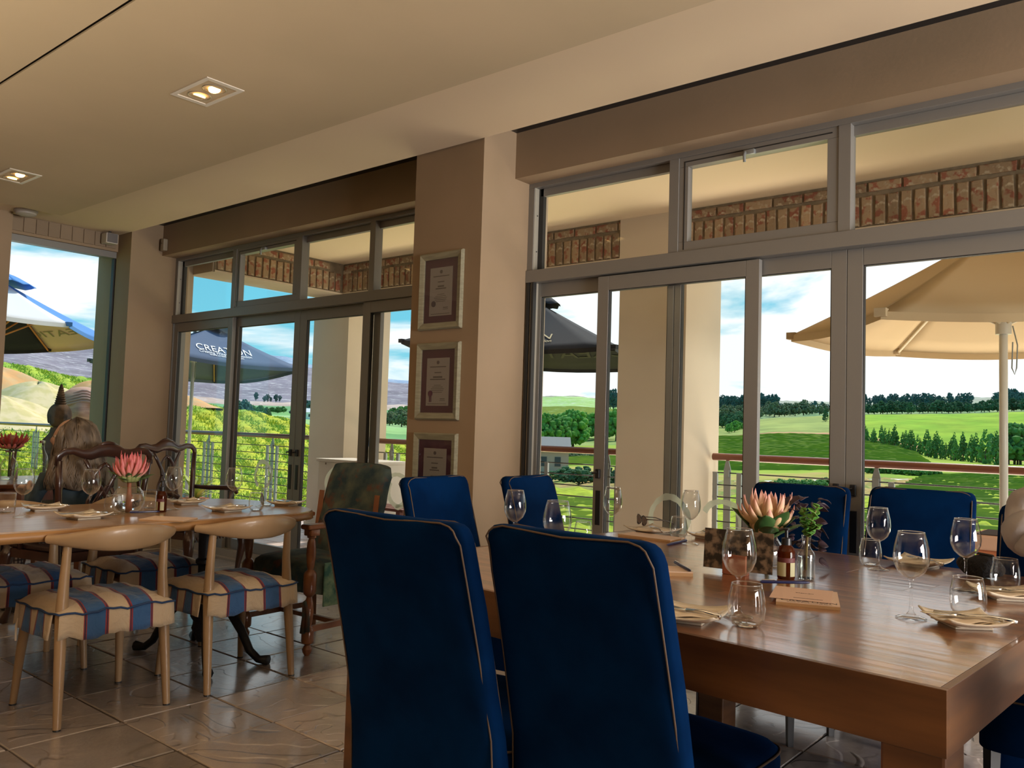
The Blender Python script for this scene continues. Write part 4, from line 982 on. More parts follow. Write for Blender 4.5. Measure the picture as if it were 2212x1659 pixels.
# ================================================================== BLUE CHAIRS
def blue_chair(label, loc, rz, w=.47, h=.985, first=[None], seed=0):
    t = empty('upholstered_chair', loc, rz, label=label, cat='chair', group='navy velvet dining chairs')
    rr = random.Random(seed)
    hw = w/2; d = .029
    def lean(z): return -.02-.14*max(0, (z-.42)/.56)**1.15
    def loop(z, ins=0, din=0):
        pts = []; a_ = hw-ins+.02*(1-min(1, (z-.08)/.9)); dd = d-din+.012*(1-min(1, z)); n = 36
        for k in range(n):
            th = 2*PI*k/n; cx_, sy_ = math.cos(th), math.sin(th); e = .32
            x = a_*math.copysign(abs(cx_)**e, cx_); y = dd*math.copysign(abs(sy_)**.55, sy_)
            wv = .0025*math.sin(9*x*4+z*13+seed)+.002*math.sin(23*z+5*x+seed*2)
            pts.append((x, y+lean(z)+wv, z))
        return pts
    zs = [.10, .2, .3, .4, .5, .6, .7, .8, .88, h-.04, h-.024, h-.011, h-.003, h]; ins = [0]*9+[.0, .003, .009, .02, .032]; dn = [0]*9+[.0, .0, .001, .004, .010]
    vs = []; fs = []
    for z, i, j in zip(zs, ins, dn): vs += loop(z, i, j)
    n = 36
    for r in range(len(zs)-1):
        for k in range(n): fs.append((r*n+k, r*n+(k+1) % n, (r+1)*n+(k+1) % n, (r+1)*n+k))
    fs += [tuple(range(n-1, -1, -1)), tuple((len(zs)-1)*n+k for k in range(n))]
    MB().add(vs, fs).build('backrest', VEL, t, smooth=1.0)
    for s, nm in ((-1, 'back_piping'), (1, 'front_piping')):
        pts = []
        for z in (.12, .3, .5, .7, .85, h-.045): pts.append((-hw-.02*(1-min(1, (z-.08)/.9))+.012, s*(d*.8)+lean(z), z))
        for a in (20, 45, 70): pts.append((-hw+.046-.034*math.cos(R(a)), s*d*.8+lean(h), h-.038+.034*math.sin(R(a))))
        pts2 = [(-x, y, z) for x, y, z in reversed(pts)]
        mid = [(x, s*d*.8+lean(h), h-.004-.004*math.cos(x*20)) for x in np.linspace(-hw+.06, hw-.06, 5)]
        MB().tube(pts+mid+pts2, .0022, 6).build(nm, PIPE, t, smooth=True)
    # seat cushion with skirt
    def seat(u, v):
        x = (u-.5)*2; y = v; sx = math.copysign(abs(math.sin(x*PI/2))**.8, x)
        return None
    vs = []; fs = []; rows = [(.30, 0), (.36, 0), (.43, 0), (.455, .004), (.468, .018), (.474, .05), (.482, .12)]
    m = 40
    for z, i in rows:
        for k in range(m):
            th = 2*PI*k/m; cx_, sy_ = math.cos(th), math.sin(th)
            x = (hw-i+.005)*math.copysign(abs(cx_)**.3, cx_); y = .225+(.235-i)*math.copysign(abs(sy_)**.3, sy_)
            vs.append((x, y+.002*math.sin(30*x+z*40+seed), z+(.004*math.sin(8*x+seed) if i else 0)))
    for r in range(len(rows)-1):
        for k in range(m): fs.append((r*m+k, r*m+(k+1) % m, (r+1)*m+(k+1) % m, (r+1)*m+k))
    fs += [tuple(range(m-1, -1, -1)), tuple((len(rows)-1)*m+k for k in range(m))]
    MB().add(vs, fs).build('seat', VEL, t, smooth=1.0)
    pts = []
    for k in range(m):
        th = 2*PI*k/m; cx_, sy_ = math.cos(th), math.sin(th); pts.append(((hw+.004)*math.copysign(abs(cx_)**.3, cx_), .225+.234*math.copysign(abs(sy_)**.3, sy_), .452))
    MB().tube(pts, .003, 6, closed=True).build('seat_piping', PIPE, t, smooth=True)
    for sx in (-1, 1):
        MB().tube([(sx*(hw-.035), .415, .32), (sx*(hw-.03), .425, 0)], [.024, .015], 4).build('leg', DARKLEG, t)
        MB().tube([(sx*(hw-.02), .0, .32), (sx*(hw-.015), -.05, 0)], [.022, .016], 4).build('leg', DARKLEG, t)
    return t
LEGB = mat('brown chair leg', (.20, .075, .025), .4)
blue_chair('left navy velvet chair of the foreground pair, its back to the camera', (-1.464, 1.50, 0), R(1), w=.472, h=.985, seed=1)
blue_chair('right navy velvet chair of the foreground pair, drawn up to the big table', (-1.008, 1.575, 0), R(-1), w=.44, h=.985, seed=2)
blue_chair('nearer navy velvet chair at the left table end, before the pillar', (-2.40, 2.60, 0), R(-90+8), w=.44, seed=3)
blue_chair('farther navy velvet chair at the left table end, creased front', (-2.27, 3.08, 0), R(-90+8), w=.42, seed=4)
blue_chair('navy velvet chair across the table, behind the protea and the amber bottle', (-1.445, 3.70, 0), R(180-1), w=.45, seed=5)
blue_chair('dark navy velvet chair across the table, behind the tallest row of wine glasses', (-.985, 3.93, 0), R(180-1), w=.44, seed=6)
blue_chair('navy velvet chair at the right edge under the pale shirt sleeve', (-.325, 3.30, 0), R(180+4), w=.47, seed=7)
blue_chair('navy velvet chair at the near right table end, only its dark seat showing', (.30, 1.98, 0), R(90-2), w=.47, seed=8)
# ================================================================== OVAL TABLE
def oval_table():
    x0, x1 = -4.42, -3.478; y1, y0 = 2.79, .15
    cx = (x0+x1)/2; hw = (x1-x0)/2
    t = empty('oval_table', (cx, 1.5, 0), label='pale oak table with rounded end on black iron pedestals, striped chairs around it', cat='table')
    out = []; r = .52
    for k in range(13): a = PI*k/12; out.append((hw*math.copysign(abs(math.cos(a))**.62, math.cos(a)), y1-1.5-.36+.36*math.sin(a)**.62 if 0 < k < 12 else y1-1.5-.36))
    for k in range(13): a = PI+PI*k/12; out.append((hw*math.copysign(abs(math.cos(a))**.62, math.cos(a)), y0-1.5+.36-.36*abs(math.sin(a))**.62 if 0 < k < 12 else y0-1.5+.36))
    def sc(d): return [(x*(1-d/hw), y-math.copysign(d, y)) for x, y in out]
    n = len(out); prof = [(.03, .700), (.0, .708), (-.008, .722), (-.004, .738), (.004, .7435)]
    vs = []
    for d, z in prof: vs += [(x, y, z) for x, y in sc(d)]
    fs = [(i*n+k, i*n+(k+1) % n, i*n+n+(k+1) % n, i*n+n+k) for i in range(len(prof)-1) for k in range(n)]+[tuple(range(n-1, -1, -1))]
    MB().add(vs, fs).build('moulded_edge', LTBE, t, smooth=1.2)
    MB().prism(sc(.0055), .7436, .75).build('tabletop', LTBL, t)
    for k, py in enumerate((2.33-1.5, .6-1.5)):
        p = MB().lathe([(.10, .695), (.10, .685), (.05, .66), (.036, .62), (.034, .50), (.045, .49), (.045, .475), (.032, .46), (.030, .28), (.05, .25), (.058, .21), (.04, .18), (.05, .15), (.03, .10), (.02, .08)], 16, Matrix.Translation((.02, py, 0)))
        p.build('pedestal', IRON, t, smooth=.6)
        MB().tube([(-.3, py, .69), (.3, py, .69)], .018, 8).tube([(.02, py-.3, .69), (.02, py+.3, .69)], .018, 8).build('bearer', IRON, t)
        for a in (25, 155, 205, 335):
            ca, sa = math.cos(R(a)), math.sin(R(a)); pts = []
            for q, z in ((.03, .25), (.10, .27), (.17, .23), (.23, .15), (.28, .06), (.33, .022), (.385, .022)): pts.append((.02+q*ca, py+q*sa, z))
            MB().tube(pts, [.02, .024, .024, .022, .02, .019, .026], 8).build('foot', IRON, t, smooth=True)
oval_table()
def elbow_chair(label, loc, rz, seed=0):
    t = empty('elbow_chair', loc, rz, label=label, cat='chair', group='light wood chairs with striped seats')
    rr = random.Random(seed)
    # faces +Y; back rail wraps the back at -Y
    pts = []; rad = []
    for k in range(25):
        a = R(-153+126*k/24); q = k/24
        bulge = math.sin(PI*q)**1.5
        pts.append((.285*math.cos(a), .265*math.sin(a), .715+.012*bulge-.0))
        rad.append(.017+.036*bulge)
    n = 14; vs = []; fs = []
    for i, p in enumerate(pts):
        tt = Vector(pts[min(i+1, 24)])-Vector(pts[max(i-1, 0)]); tt.normalize(); o = tt.cross(Vector((0, 0, 1))).normalized(); b = math.sin(PI*i/24)
        for k in range(n):
            th = 2*PI*k/n; hz = rad[i]*math.cos(th)*(1.0); hx = (.017+.004*b)*math.sin(th)
            tilt = .25*b*hz
            vs.append(Vector(p)+Vector((0, 0, hz-.010*b))+o*(hx+tilt))
    for i in range(24):
        for k in range(n): fs.append((i*n+k, i*n+(k+1) % n, (i+1)*n+(k+1) % n, (i+1)*n+k))
    fs += [tuple(range(n-1, -1, -1)), tuple(24*n+k for k in range(n))]
    MB().add(vs, fs).build('back_rail', BEECH, t, smooth=1.2)
    for s in (-1, 1):
        MB().tube([(s*.218, -.215, 0), (s*.212, -.19, .22), (s*.205, -.165, .43), (s*.20, -.158, .55), (s*.197, -.165, .695)], [.0145, .02, .0235, .019, .0155], 14).build('leg', BEECH, t, smooth=1.0)
        MB().tube([(s*.218, .215, 0), (s*.205, .20, .22), (s*.19, .18, .43)], [.0135, .0185, .0225], 14).build('leg', BEECH, t, smooth=1.0)
        for y in (-.215, .215): MB().lathe([(.0148, 0), (.0148, .006)], 12, Matrix.Translation((s*.218, y, 0))).build('glide', BLACK, t)
    MB().box((-.20, -.17, .37), (.20, .19, .40), bev=.01).build('seat_frame', BEECH, t)
    hw, hd = .238, .215
    def zt(x, y): return .452+.022*(1-abs(x)**3)*(1-abs(y)**3)+.006*math.sin(9*x+4*y+seed)*math.cos(5*y-seed)+.003*math.sin(23*x+seed)
    def top(u, v):
        x, y = 2*u-1, 2*v-1; return (x*hw*(1-.03*y*y), y*hd*(1-.03*x*x)+.0, zt(x, y)-.02*max(abs(x), abs(y))**6)
    mb = MB().grid(top, 22, 22)
    def uvfix(k0, f):
        for k in range(k0, len(mb.v)): mb.uv[k] = (f(mb.uv[k]), 0)
    for sgn in (-1, 1):
        def sk(u, v, sgn=sgn):
            x = 2*u-1; p = Vector(top(u, 0 if sgn < 0 else 1)); w = .005*math.sin(13*x+seed*3)*v
            return (p.x*(1+.02*v), p.y+sgn*(.006*v+w), p.z-.098*v+.006*math.sin(7*x+seed)*v)
        mb.grid(sk, 22, 4)
    k0 = len(mb.v)
    for sgn in (-1, 1):
        def sk2(u, v, sgn=sgn):
            p = Vector(top(0 if sgn < 0 else 1, .12+.76*u)); w = .006*math.sin(17*u+seed)*v
            return (p.x+sgn*(.008*v+w), p.y, p.z-.10*v)
        mb.grid(sk2, 22, 4)
    c = mb.build('seat_cover', STRIPE, t, smooth=1.2, thick=.003)
    pts = []
    for k in range(64):
        q = k/16; 
        if q < 1: u, v = q, 0
        elif q < 2: u, v = 1, q-1
        elif q < 3: u, v = 3-q, 1
        else: u, v = 0, 4-q
        p = Vector(top(u, v)); pts.append((p.x*1.012, p.y*1.012, p.z))
    MB().tube(pts, .0042, 6, closed=True).build('cord', BCORD, t, smooth=True)
    for s in (-1, 1):
        MB().tube([(s*.232, .17, .36), (s*.238, .175, .33), (s*.235, .18, .27)], [.006, .005, .004], 6).build('tie', NAPK, t)
    return t
elbow_chair('light wood elbow chair with striped seat, nearest the camera at lower left', (-3.585, 1.637, 0), R(90), 1)
elbow_chair('light wood elbow chair with striped seat, beside the blue chairs, at the table end', (-3.57, 2.25, 0), R(90), 2)
elbow_chair('light wood elbow chair with striped seat, across the oval table at left edge', (-4.325, 1.62, 0), R(-90), 3)
elbow_chair('light wood elbow chair with striped seat across the oval table, before the corner column', (-4.325, 2.22, 0), R(-90), 4)

def turned_armchair():
    t = empty('upholstered_armchair', (-3.86, 2.95, 0), R(180+3), label='turned oak armchair with dark painterly upholstery at the end of the oval table', cat='chair')
    O = mat('turned oak', (.26, .095, .03), .35, c2=(.17, .055, .02), scale=8, coat=.3)
    # local: faces +Y (front), width x
    prof = [(.012, 0), (.024, .02), (.026, .035), (.014, .055), (.03, .066), (.032, .075), (.032, .125), (.03, .135), (.016, .15), (.02, .17), (.026, .22), (.022, .27), (.014, .30), (.03, .315), (.034, .33), (.034, .41), (.03, .425), (.016, .44), (.020, .46), (.026, .52), (.022, .58), (.015, .60), (.024, .605), (.024, .615)]
    for s in (-1, 1):
        MB().lathe(prof, 14, Matrix.Translation((s*.262, .235, 0))).box((-.029, -.029, .615), (.029, .029, .648), Matrix.Translation((s*.262, .235, 0)), bev=.003).build('front_leg', O, t, smooth=.6)
        MB().box((s*.262-.035, -.2, .648), (s*.262+.035, .285, .674), bev=.008).build('armrest', O, t)
        MB().tube([(s*.235, -.225, 0), (s*.235, -.21, .43), (s*.235, -.25, .8)], [.022, .024, .02], 4).build('rear_leg', O, t)
        MB().box((s*.25-.012, -.2, .115), (s*.25+.012, .23, .145)).build('stretcher', O, t)
    MB().box((-.25, .0, .118), (.25, .022, .142)).build('stretcher', O, t)
    MB().box((-.25, -.2, .20), (.25, -.18, .225)).build('stretcher', O, t)
    def bk(u, v):
        x = 2*u-1; z = .44+.56*v; top = 1-.04*max(0, x)**6; 
        return (x*(.235+.012*v), -.15-.12*v+.012*math.cos(3*x), z-(.03*abs(x)**5 if v > .9 else 0)+.008*math.sin(4*x)*v)
    mb = MB(); n = 30; vs = []; fs = []; rows = []
    for v in np.linspace(0, 1, 12):
        ins = .0 if v < .95 else .012
        for k in range(n):
            th = 2*PI*k/n; cx_, sy_ = math.cos(th), math.sin(th); x = (.238-ins)*math.copysign(abs(cx_)**.3, cx_)*(1+.03*(1-v)); y = -.20-.15*v+(.045-ins)*math.copysign(abs(sy_)**.5, sy_)
            z = .42+.545*v+.012*math.cos(x*9)*v-.02*(abs(x)/.24)**8*v; vs.append((x+.003*math.sin(z*40), y+.003*math.sin(x*30+z*9), z))
    for r in range(11):
        for k in range(n): fs.append((r*n+k, r*n+(k+1) % n, (r+1)*n+(k+1) % n, (r+1)*n+k))
    fs += [tuple(range(n-1, -1, -1)), tuple(11*n+k for k in range(n))]
    mb.add(vs, fs).build('backrest', TAPES, t, smooth=1.0)
    vs = []; fs = []
    rows = [(.27, 0), (.35, .0), (.42, 0), (.445, .006), (.462, .03), (.472, .08), (.476, .16)]
    for z, i in rows:
        for k in range(n):
            th = 2*PI*k/n; cx_, sy_ = math.cos(th), math.sin(th); x = (.236-i)*math.copysign(abs(cx_)**.35, cx_); y = .03+(.235-i)*math.copysign(abs(sy_)**.35, sy_)
            zz = z+.008*math.sin(9*x+5*y) if z > .3 else z+.05*(abs(y-.03)/.235)
            vs.append((x*(1+.004*math.sin(20*y)), y, zz))
    for r in range(len(rows)-1):
        for k in range(n): fs.append((r*n+k, r*n+(k+1) % n, (r+1)*n+(k+1) % n, (r+1)*n+k))
    fs += [tuple(range(n-1, -1, -1)), tuple((len(rows)-1)*n+k for k in range(n))]
    MB().add(vs, fs).build('seat', TAPES, t, smooth=1.0)
    tag(MB().box((-.252, -.16, .23), (-.243, .13, .46), bev=.003).build('side_flap', TAPG, t), 'green floral side flap')
    MB().tube([(-.262, .235, .34), (-.245, .20, .30), (-.256, .262, .27), (-.268, .268, .20), (-.262, .27, .12)], [.008, .007, .011, .013, .016], 6).tube([(-.262, .262, .28), (-.285, .262, .22), (-.288, .262, .13)], [.008, .011, .014], 6).build('tie', TAPES, t, smooth=True)
turned_armchair()

def carved_chair(label, loc, rz, arms=True, wood=None, seed=0):
    wood = wood or MAHO
    t = empty('carved_armchair' if arms else 'carved_chair', loc, rz, label=label, cat='chair', group='carved mahogany chairs at the far tables')
    # faces +Y. crest rail
    cr = [(-.285, -.235, .925), (-.28, -.238, .975), (-.25, -.24, 1.0), (-.20, -.24, 1.005), (-.15, -.24, .99), (-.10, -.24, .985), (-.05, -.24, 1.005), (0, -.24, 1.012), (.05, -.24, 1.005), (.10, -.24, .985), (.15, -.24, .99), (.20, -.24, 1.005), (.25, -.24, 1.0), (.28, -.238, .975), (.285, -.235, .925)]
    rd = [.016, .022, .02, .02, .024, .034, .04, .042, .04, .034, .024, .02, .02, .022, .016]
    MB().tube(cr, rd, 12, flat=.5).build('crest_rail', wood, t, smooth=True)
    MB().tube([(-.06, -.245, 1.036), (-.03, -.248, 1.046), (0, -.248, 1.05), (.03, -.248, 1.046), (.06, -.245, 1.036)], [.006, .01, .012, .01, .006], 8).build('crest_carving', wood, t, smooth=True)
    for s in (-1, 1):
        MB().tube([(s*.275, -.235, .95), (s*.262, -.225, .8), (s*.245, -.21, .6), (s*.235, -.20, .44), (s*.232, -.215, .2), (s*.236, -.26, 0)], [.017, .019, .02, .021, .02, .017], 8).build('stile', wood, t, smooth=True)
        # cabriole front leg
        MB().tube([(s*.25, .235, .44), (s*.268, .25, .38), (s*.272, .256, .30), (s*.255, .243, .18), (s*.245, .235, .08), (s*.255, .25, .03), (s*.258, .262, .012)], [.035, .038, .032, .021, .015, .022, .028], 10).build('front_leg', wood, t, smooth=True)
        # splat: interlaced straps
        def P(pts, r): MB().tube([(s*x, -.235+.04*(1-(z-.45)/.5), z) for x, z in pts], r, 8, flat=.55).build('splat_strap', wood, t, smooth=True)
        P([(.0, .50), (.055, .55), (.075, .63), (.045, .71), (.02, .76), (.05, .83), (.09, .90), (.13, .96)], [.012, .013, .014, .014, .013, .014, .014, .012])
        P([(.07, .46), (.03, .53), (.0, .60), (-.035, .67), (-.02, .74), (.02, .80), (.055, .80), (.06, .87), (.03, .91), (.0, .93)], [.012]*10)
        P([(.03, .46), (.085, .52), (.10, .62), (.085, .72), (.05, .79)], [.013]*5)
        if arms:
            MB().tube([(s*.262, -.22, .70), (s*.30, -.10, .695), (s*.315, .05, .70), (s*.305, .14, .695), (s*.29, .17, .67)], [.015, .017, .019, .022, .016], 8, flat=.7).build('armrest', wood, t, smooth=True)
            MB().tube([(s*.30, .12, .68), (s*.31, .08, .60), (s*.285, .10, .52), (s*.262, .12, .44)], [.015, .014, .015, .017], 8).build('arm_support', wood, t, smooth=True)
    MB().box((-.06, -.225, .45), (.06, -.205, .50), bev=.004).build('shoe', wood, t)
    MB().prism([(-.235, -.215), (.235, -.215), (.275, .265), (-.275, .265)], .385, .435).build('seat_rail', wood, t)
    r0 = None
    for k in range(18):
        x = -.265+.031*k
        if r0 is None: r0 = o = MB().sphere((0, 0, 0), .013, 8, 6, sc=(.8, .7, 1.3)).build('gadroon', wood, t, smooth=True)
        else: o = r0.copy(); COL.objects.link(o); o.parent = t
        o.location = (x, .268, .385); o.rotation_euler = (0, .3, 0)
    MB().prism([(-.225, -.20), (.225, -.20), (.262, .255), (-.262, .255)], .436, .465).build('seat_pad', mat('dark seat leather', (.03, .014, .012), .45), t, bev=.008)
    return t
carved_chair('dark carved armchair holding the long-haired person, pierced back to the camera', (-5.10, 2.20, 0), R(90+8), True)
carved_chair('dark carved armchair beside the left sliding doors, shell crest towards the camera', (-5.60, 3.18, 0), R(-72), True)
carved_chair('red-brown carved chair cut by the left edge, beside the seated person', (-5.25, 1.30, 0), R(90-4), False, MAHL)
carved_chair('far carved chair behind the second table, its back against the corner window', (-7.0, 2.30, 0), R(-95), False)
def far_table():
    t = empty('dining_table', (-6.3, 1.8, 0), R(0), label='dark red wooden table at the far left, carafes and a protea on it', cat='table')
    MB().box((-.42, -.85, .722), (.42, .85, .75), bev=.006).build('tabletop', MAHL, t)
    for s in (-1, 1): MB().box((s*.38-.01, -.80, .64), (s*.38+.01, .80, .7215)).build('apron', MAHL, t); MB().box((-.36, s*.79-.01, .64), (.36, s*.79+.01, .7215)).build('apron', MAHL, t)
    for sx in (-1, 1):
        for sy in (-1, 1): MB().tube([(sx*.36, sy*.77, .72), (sx*.36, sy*.77, 0)], [.032, .02], 4).build('leg', MAHL, t)
far_table()

# ================================================================== TABLEWARE
ZR, ZL = .7602, .7502
def wine_glass(label, x, y, z, h=.215, r=.041, wide=1.0, group='wine glasses on the big table'):
    t = empty('wine_glass', (x, y, z), label=label, cat='wine glass', group=group)
    s = h/.215; k = r/.041
    o = [(.034*k, .001), (.035*k, .002), (.030*k, .004), (.012*k, .009), (.0055, .018), (.0038, .035), (.0036, .075), (.0045, .092), (.009, .099)]
    MB().lathe([(0, 0)]+[(a, b*s) for a, b in o]+[(0, .101*s)], 28, cap=False).build('foot_and_stem', GL, t, smooth=True)
    bowl = [(.006, .098), (.018, .104), (.031, .117), (.039, .136), (.041, .152), (.039, .175), (.034, .198), (.0298, .214)]
    bo = [(a*k*wide, b*s) for a, b in bowl]; bi = [(max(a*k*wide-.0011, .0005), b*s+.0012) for a, b in reversed(bowl)]
    MB().lathe(bo+[(bo[-1][0]-.0006, bo[-1][1]+.0007)]+bi, 32, cap=False).build('bowl', GL, t, smooth=True)
    MB().tube([(bo[-1][0]*math.cos(a), bo[-1][0]*math.sin(a), bo[-1][1]) for a in np.linspace(0, 2*PI, 33)[:-1]], .0009, 6, closed=True).build('rim', GLS, t, smooth=True)
    return t
def tumbler(label, x, y, z, h=.095, r=.041, straight=False, group='stemless tumblers on the big table'):
    t = empty('tumbler', (x, y, z), label=label, cat='tumbler', group=group)
    if straight: pr = [(r*.9, 0), (r*.93, .004), (r, h)]
    else: pr = [(.0, .001), (r*.55, .0), (r*.75, .004), (r*.93, h*.18), (r, h*.42), (r*.96, h*.66), (r*.86, h*.88), (r*.79, h)]
    if straight: pr = [(0, 0)]+pr
    inn = [(max(a-.0013, 0), b+(.0018 if b < h*.9 else 0)+(.006 if a < r*.7 else 0)) for a, b in reversed(pr)]
    MB().lathe(pr+inn, 32, cap=False).build('bowl', GL, t, smooth=True)
    MB().lathe([(0, .0012), (r*.52, .0012), (r*.6, .003), (r*.5, .006), (0, .0065)], 24, cap=False).build('thick_base', GLS, t, smooth=True)
    R_ = pr[-1][0]
    MB().tube([(R_*math.cos(a), R_*math.sin(a), h) for a in np.linspace(0, 2*PI, 33)[:-1]], .001, 6, closed=True).build('rim', GLS, t, smooth=True)
    return t
def pt(px, py, z): p = onz(px, py, z); return p.x, p.y
for lab, px, py, h, r, wd in (('nearest wine glass on the big table, in front of the photo card', 1595, 1334, .212, .041, 1),
    ('slender wine glass at the back left of the table, beside the frosted ring', 1491, 1176, .215, .041, .95), ('wine glass rising behind the right foreground chair, against the thin railing rods', 1322, 1166, .215, .041, .95),
    ('wine glass before the dark blue chair, a tumbler behind its stem', 1897, 1231, .21, .040, 1), ('tall wine glass standing alone in the middle right of the table', 1968, 1336, .212, .042, 1),
    ('wine glass before the terracotta pot at the right', 2086, 1276, .212, .042, 1), ('wine glass bowl showing above the chair, leftmost on the big table', 1110, 1186, .215, .041, 1)):
    x, y = pt(px, py, ZR); wine_glass(lab, x, y, ZR, h, r, wd)
x, y = pt(1201, 1230, ZR); wine_glass('wide wine glass rising just behind the right foreground chair', x, y, ZR, .215, .046, 1)
for lab, px, py, h, r in (('nearest tumbler on the big table, in front of the nearest wine glass', 1612, 1352, .096, .043), ('small tumbler at the back left beside the slender wine glass', 1466, 1163, .09, .038),
    ('tumbler by the dark blue chair, half behind a wine glass', 1880, 1221, .09, .038), ('tumbler behind the nearer right plate', 2091, 1330, .096, .043), ('tumbler at the right edge behind the farther right plate', 2172, 1277, .096, .041),
    ('tumbler sliver showing beside the door stile, far left of the big table', 1259, 1178, .09, .036)):
    x, y = pt(px, py, ZR); tumbler(lab, x, y, ZR, h, r)
GLg = 'wine glasses on the oval table'; TLg = 'tumblers on the oval table'
for lab, px, py, h in (('leftmost wine glass on the oval table', 47, 1117, .21), ('wine glass on the oval table, before the carved armchair', 193, 1115, .21), ('wine glass on the oval table right of the amber bottle', 372, 1101, .21), ('wine glass on the oval table before the second door pane', 503, 1101, .21), ('rightmost wine glass on the oval table, a tumbler beside it', 566, 1094, .21)):
    x, y = pt(px, py, ZL); wine_glass(lab, x, y, ZL, h, .041, 1, GLg)
for lab, px, py, h, r, st in (('tumbler at the left edge of the oval table', 12, 1108, .09, .04, True), ('tumbler in front of the round vase on the oval table', 244, 1112, .09, .04, False), ('straight tumbler beside the amber bottle on the oval table', 322, 1098, .085, .033, True), ('tumbler at the right end of the oval table', 553, 1103, .09, .038, False), ('tumbler behind the rightmost wine glass of the oval table', 576, 1092, .09, .036, False)):
    x, y = pt(px, py, ZL); tumbler(lab, x, y, ZL, h, r, st, TLg)
def plate(label, x, y, z, rz, s=.105, knife=True, fork=True, group='square side plates', rect=1.0):
    s *= .74
    t = empty('side_plate', (x, y, z), rz, label=label, cat='plate', group=group)
    def top(u, v):
        a, b = 2*u-1, 2*v-1; m = max(abs(a), abs(b)); lift = .012*max(0, (m-.5)/.5)**1.3+.012*(abs(a*b))**2.5
        return (a*s*(1+.02*b*b), b*s*rect*(1+.02*a*a), .006+lift)
    mb = MB().grid(top, 14, 14)
    MB().box((-s*.6, -s*rect*.6, 0), (s*.6, s*rect*.6, .006), bev=.002).build('foot', WHITE, t)
    mb.build('dish', WHITE, t, smooth=True, thick=.004)
    n = empty('folded_napkin', (x, y, z+.0095), rz+.3, label='napkin on the '+label.replace('square ', '').replace('cream ', ''), cat='napkin', group='folded napkins')
    for L_ in range(2):
        def nf(u, v, L_=L_):
            a, b = 2*u-1, 2*v-1; return (a*s*.86, b*s*.52*rect, .0015+.0035*L_+.004*math.sin(3*a+L_)*abs(b)+.006*max(0, abs(a)-.7)+.002*math.sin(9*b))
        MB().grid(nf, 14, 8).build('fold', NAPK, n, smooth=True, thick=.002)
    if knife:
        k = empty('knife', (x, y, z+.021), rz+1.2, label='knife on the '+label, cat='knife', group='knives on napkins')
        MB().add([(-.007, 0, 0), (.006, 0, 0), (.010, .06, .002), (.004, .095, .001), (-.007, .085, 0), (-.007, 0, .0015), (.006, 0, .0015), (.010, .06, .0035), (.004, .095, .0025), (-.007, .085, .0015)], [(4, 3, 2, 1, 0), (5, 6, 7, 8, 9), (0, 1, 6, 5), (1, 2, 7, 6), (2, 3, 8, 7), (3, 4, 9, 8), (4, 0, 5, 9)]).build('blade', STEEL, k)
        MB().tube([(0, 0, .001), (0, -.05, .005), (0, -.095, .002)], [.0045, .0055, .006], 10, flat=.6).build('handle', STEEL, k, smooth=True)
    if fork:
        f = empty('fork', (x+.02*math.cos(rz), y+.02*math.sin(rz), z+.0205), rz+1.05, label='fork on the '+label, cat='fork', group='forks on napkins')
        MB().tube([(0, -.09, .001), (0, -.04, .006), (0, .02, .004), (0, .035, .003)], [.006, .0045, .003, .004], 8, flat=.5).build('handle', STEEL, f, smooth=True)
        mb = MB()
        for q in (-.009, -.003, .003, .009): mb.tube([(q*.5, .035, .003), (q, .05, .0015), (q, .085, .004)], [.003, .0018, .0012], 6)
        mb.build('tines', STEEL, f, smooth=True)
PR = [('cream square plate at the near left of the big table', 1482, 1338, R(12), .115, True, False), ('cream square plate nearest the right table edge', 2084, 1352, R(38), .10, True, True),
      ('cream square plate at the far right behind the tumblers', 2178, 1293, R(30), .11, True, True), ('cream square plate before the dark blue chair', 1985, 1222, R(-8), .115, False, True),
      ('cream square plate under the sunglasses', 1410, 1152, R(-14), .12, False, True), ('cream plate corner left of the photo card', 1530, 1163, R(-10), .09, False, True)]
for lab, px, py, rz, s, k, f in PR:
    x, y = pt(px, py, ZR); plate(lab, x, y, ZR, rz, s, k, f)
for lab, px, py, rz, s, k, f in (('back left plate on the oval table', 95, 1102, R(80), .11, True, True), ('front plate on the oval table behind the near chair rail', 180, 1120, R(95), .115, True, False), ('plate on the oval table behind the amber bottle', 402, 1089, R(85), .105, True, False), ('plate on the oval table behind the second chair rail', 490, 1104, R(95), .115, True, False), ('plate at the rounded end of the oval table', 618, 1092, R(20), .10, True, True)):
    x, y = pt(px, py, ZL); plate(lab, x, y, ZL, rz, s, k, f)
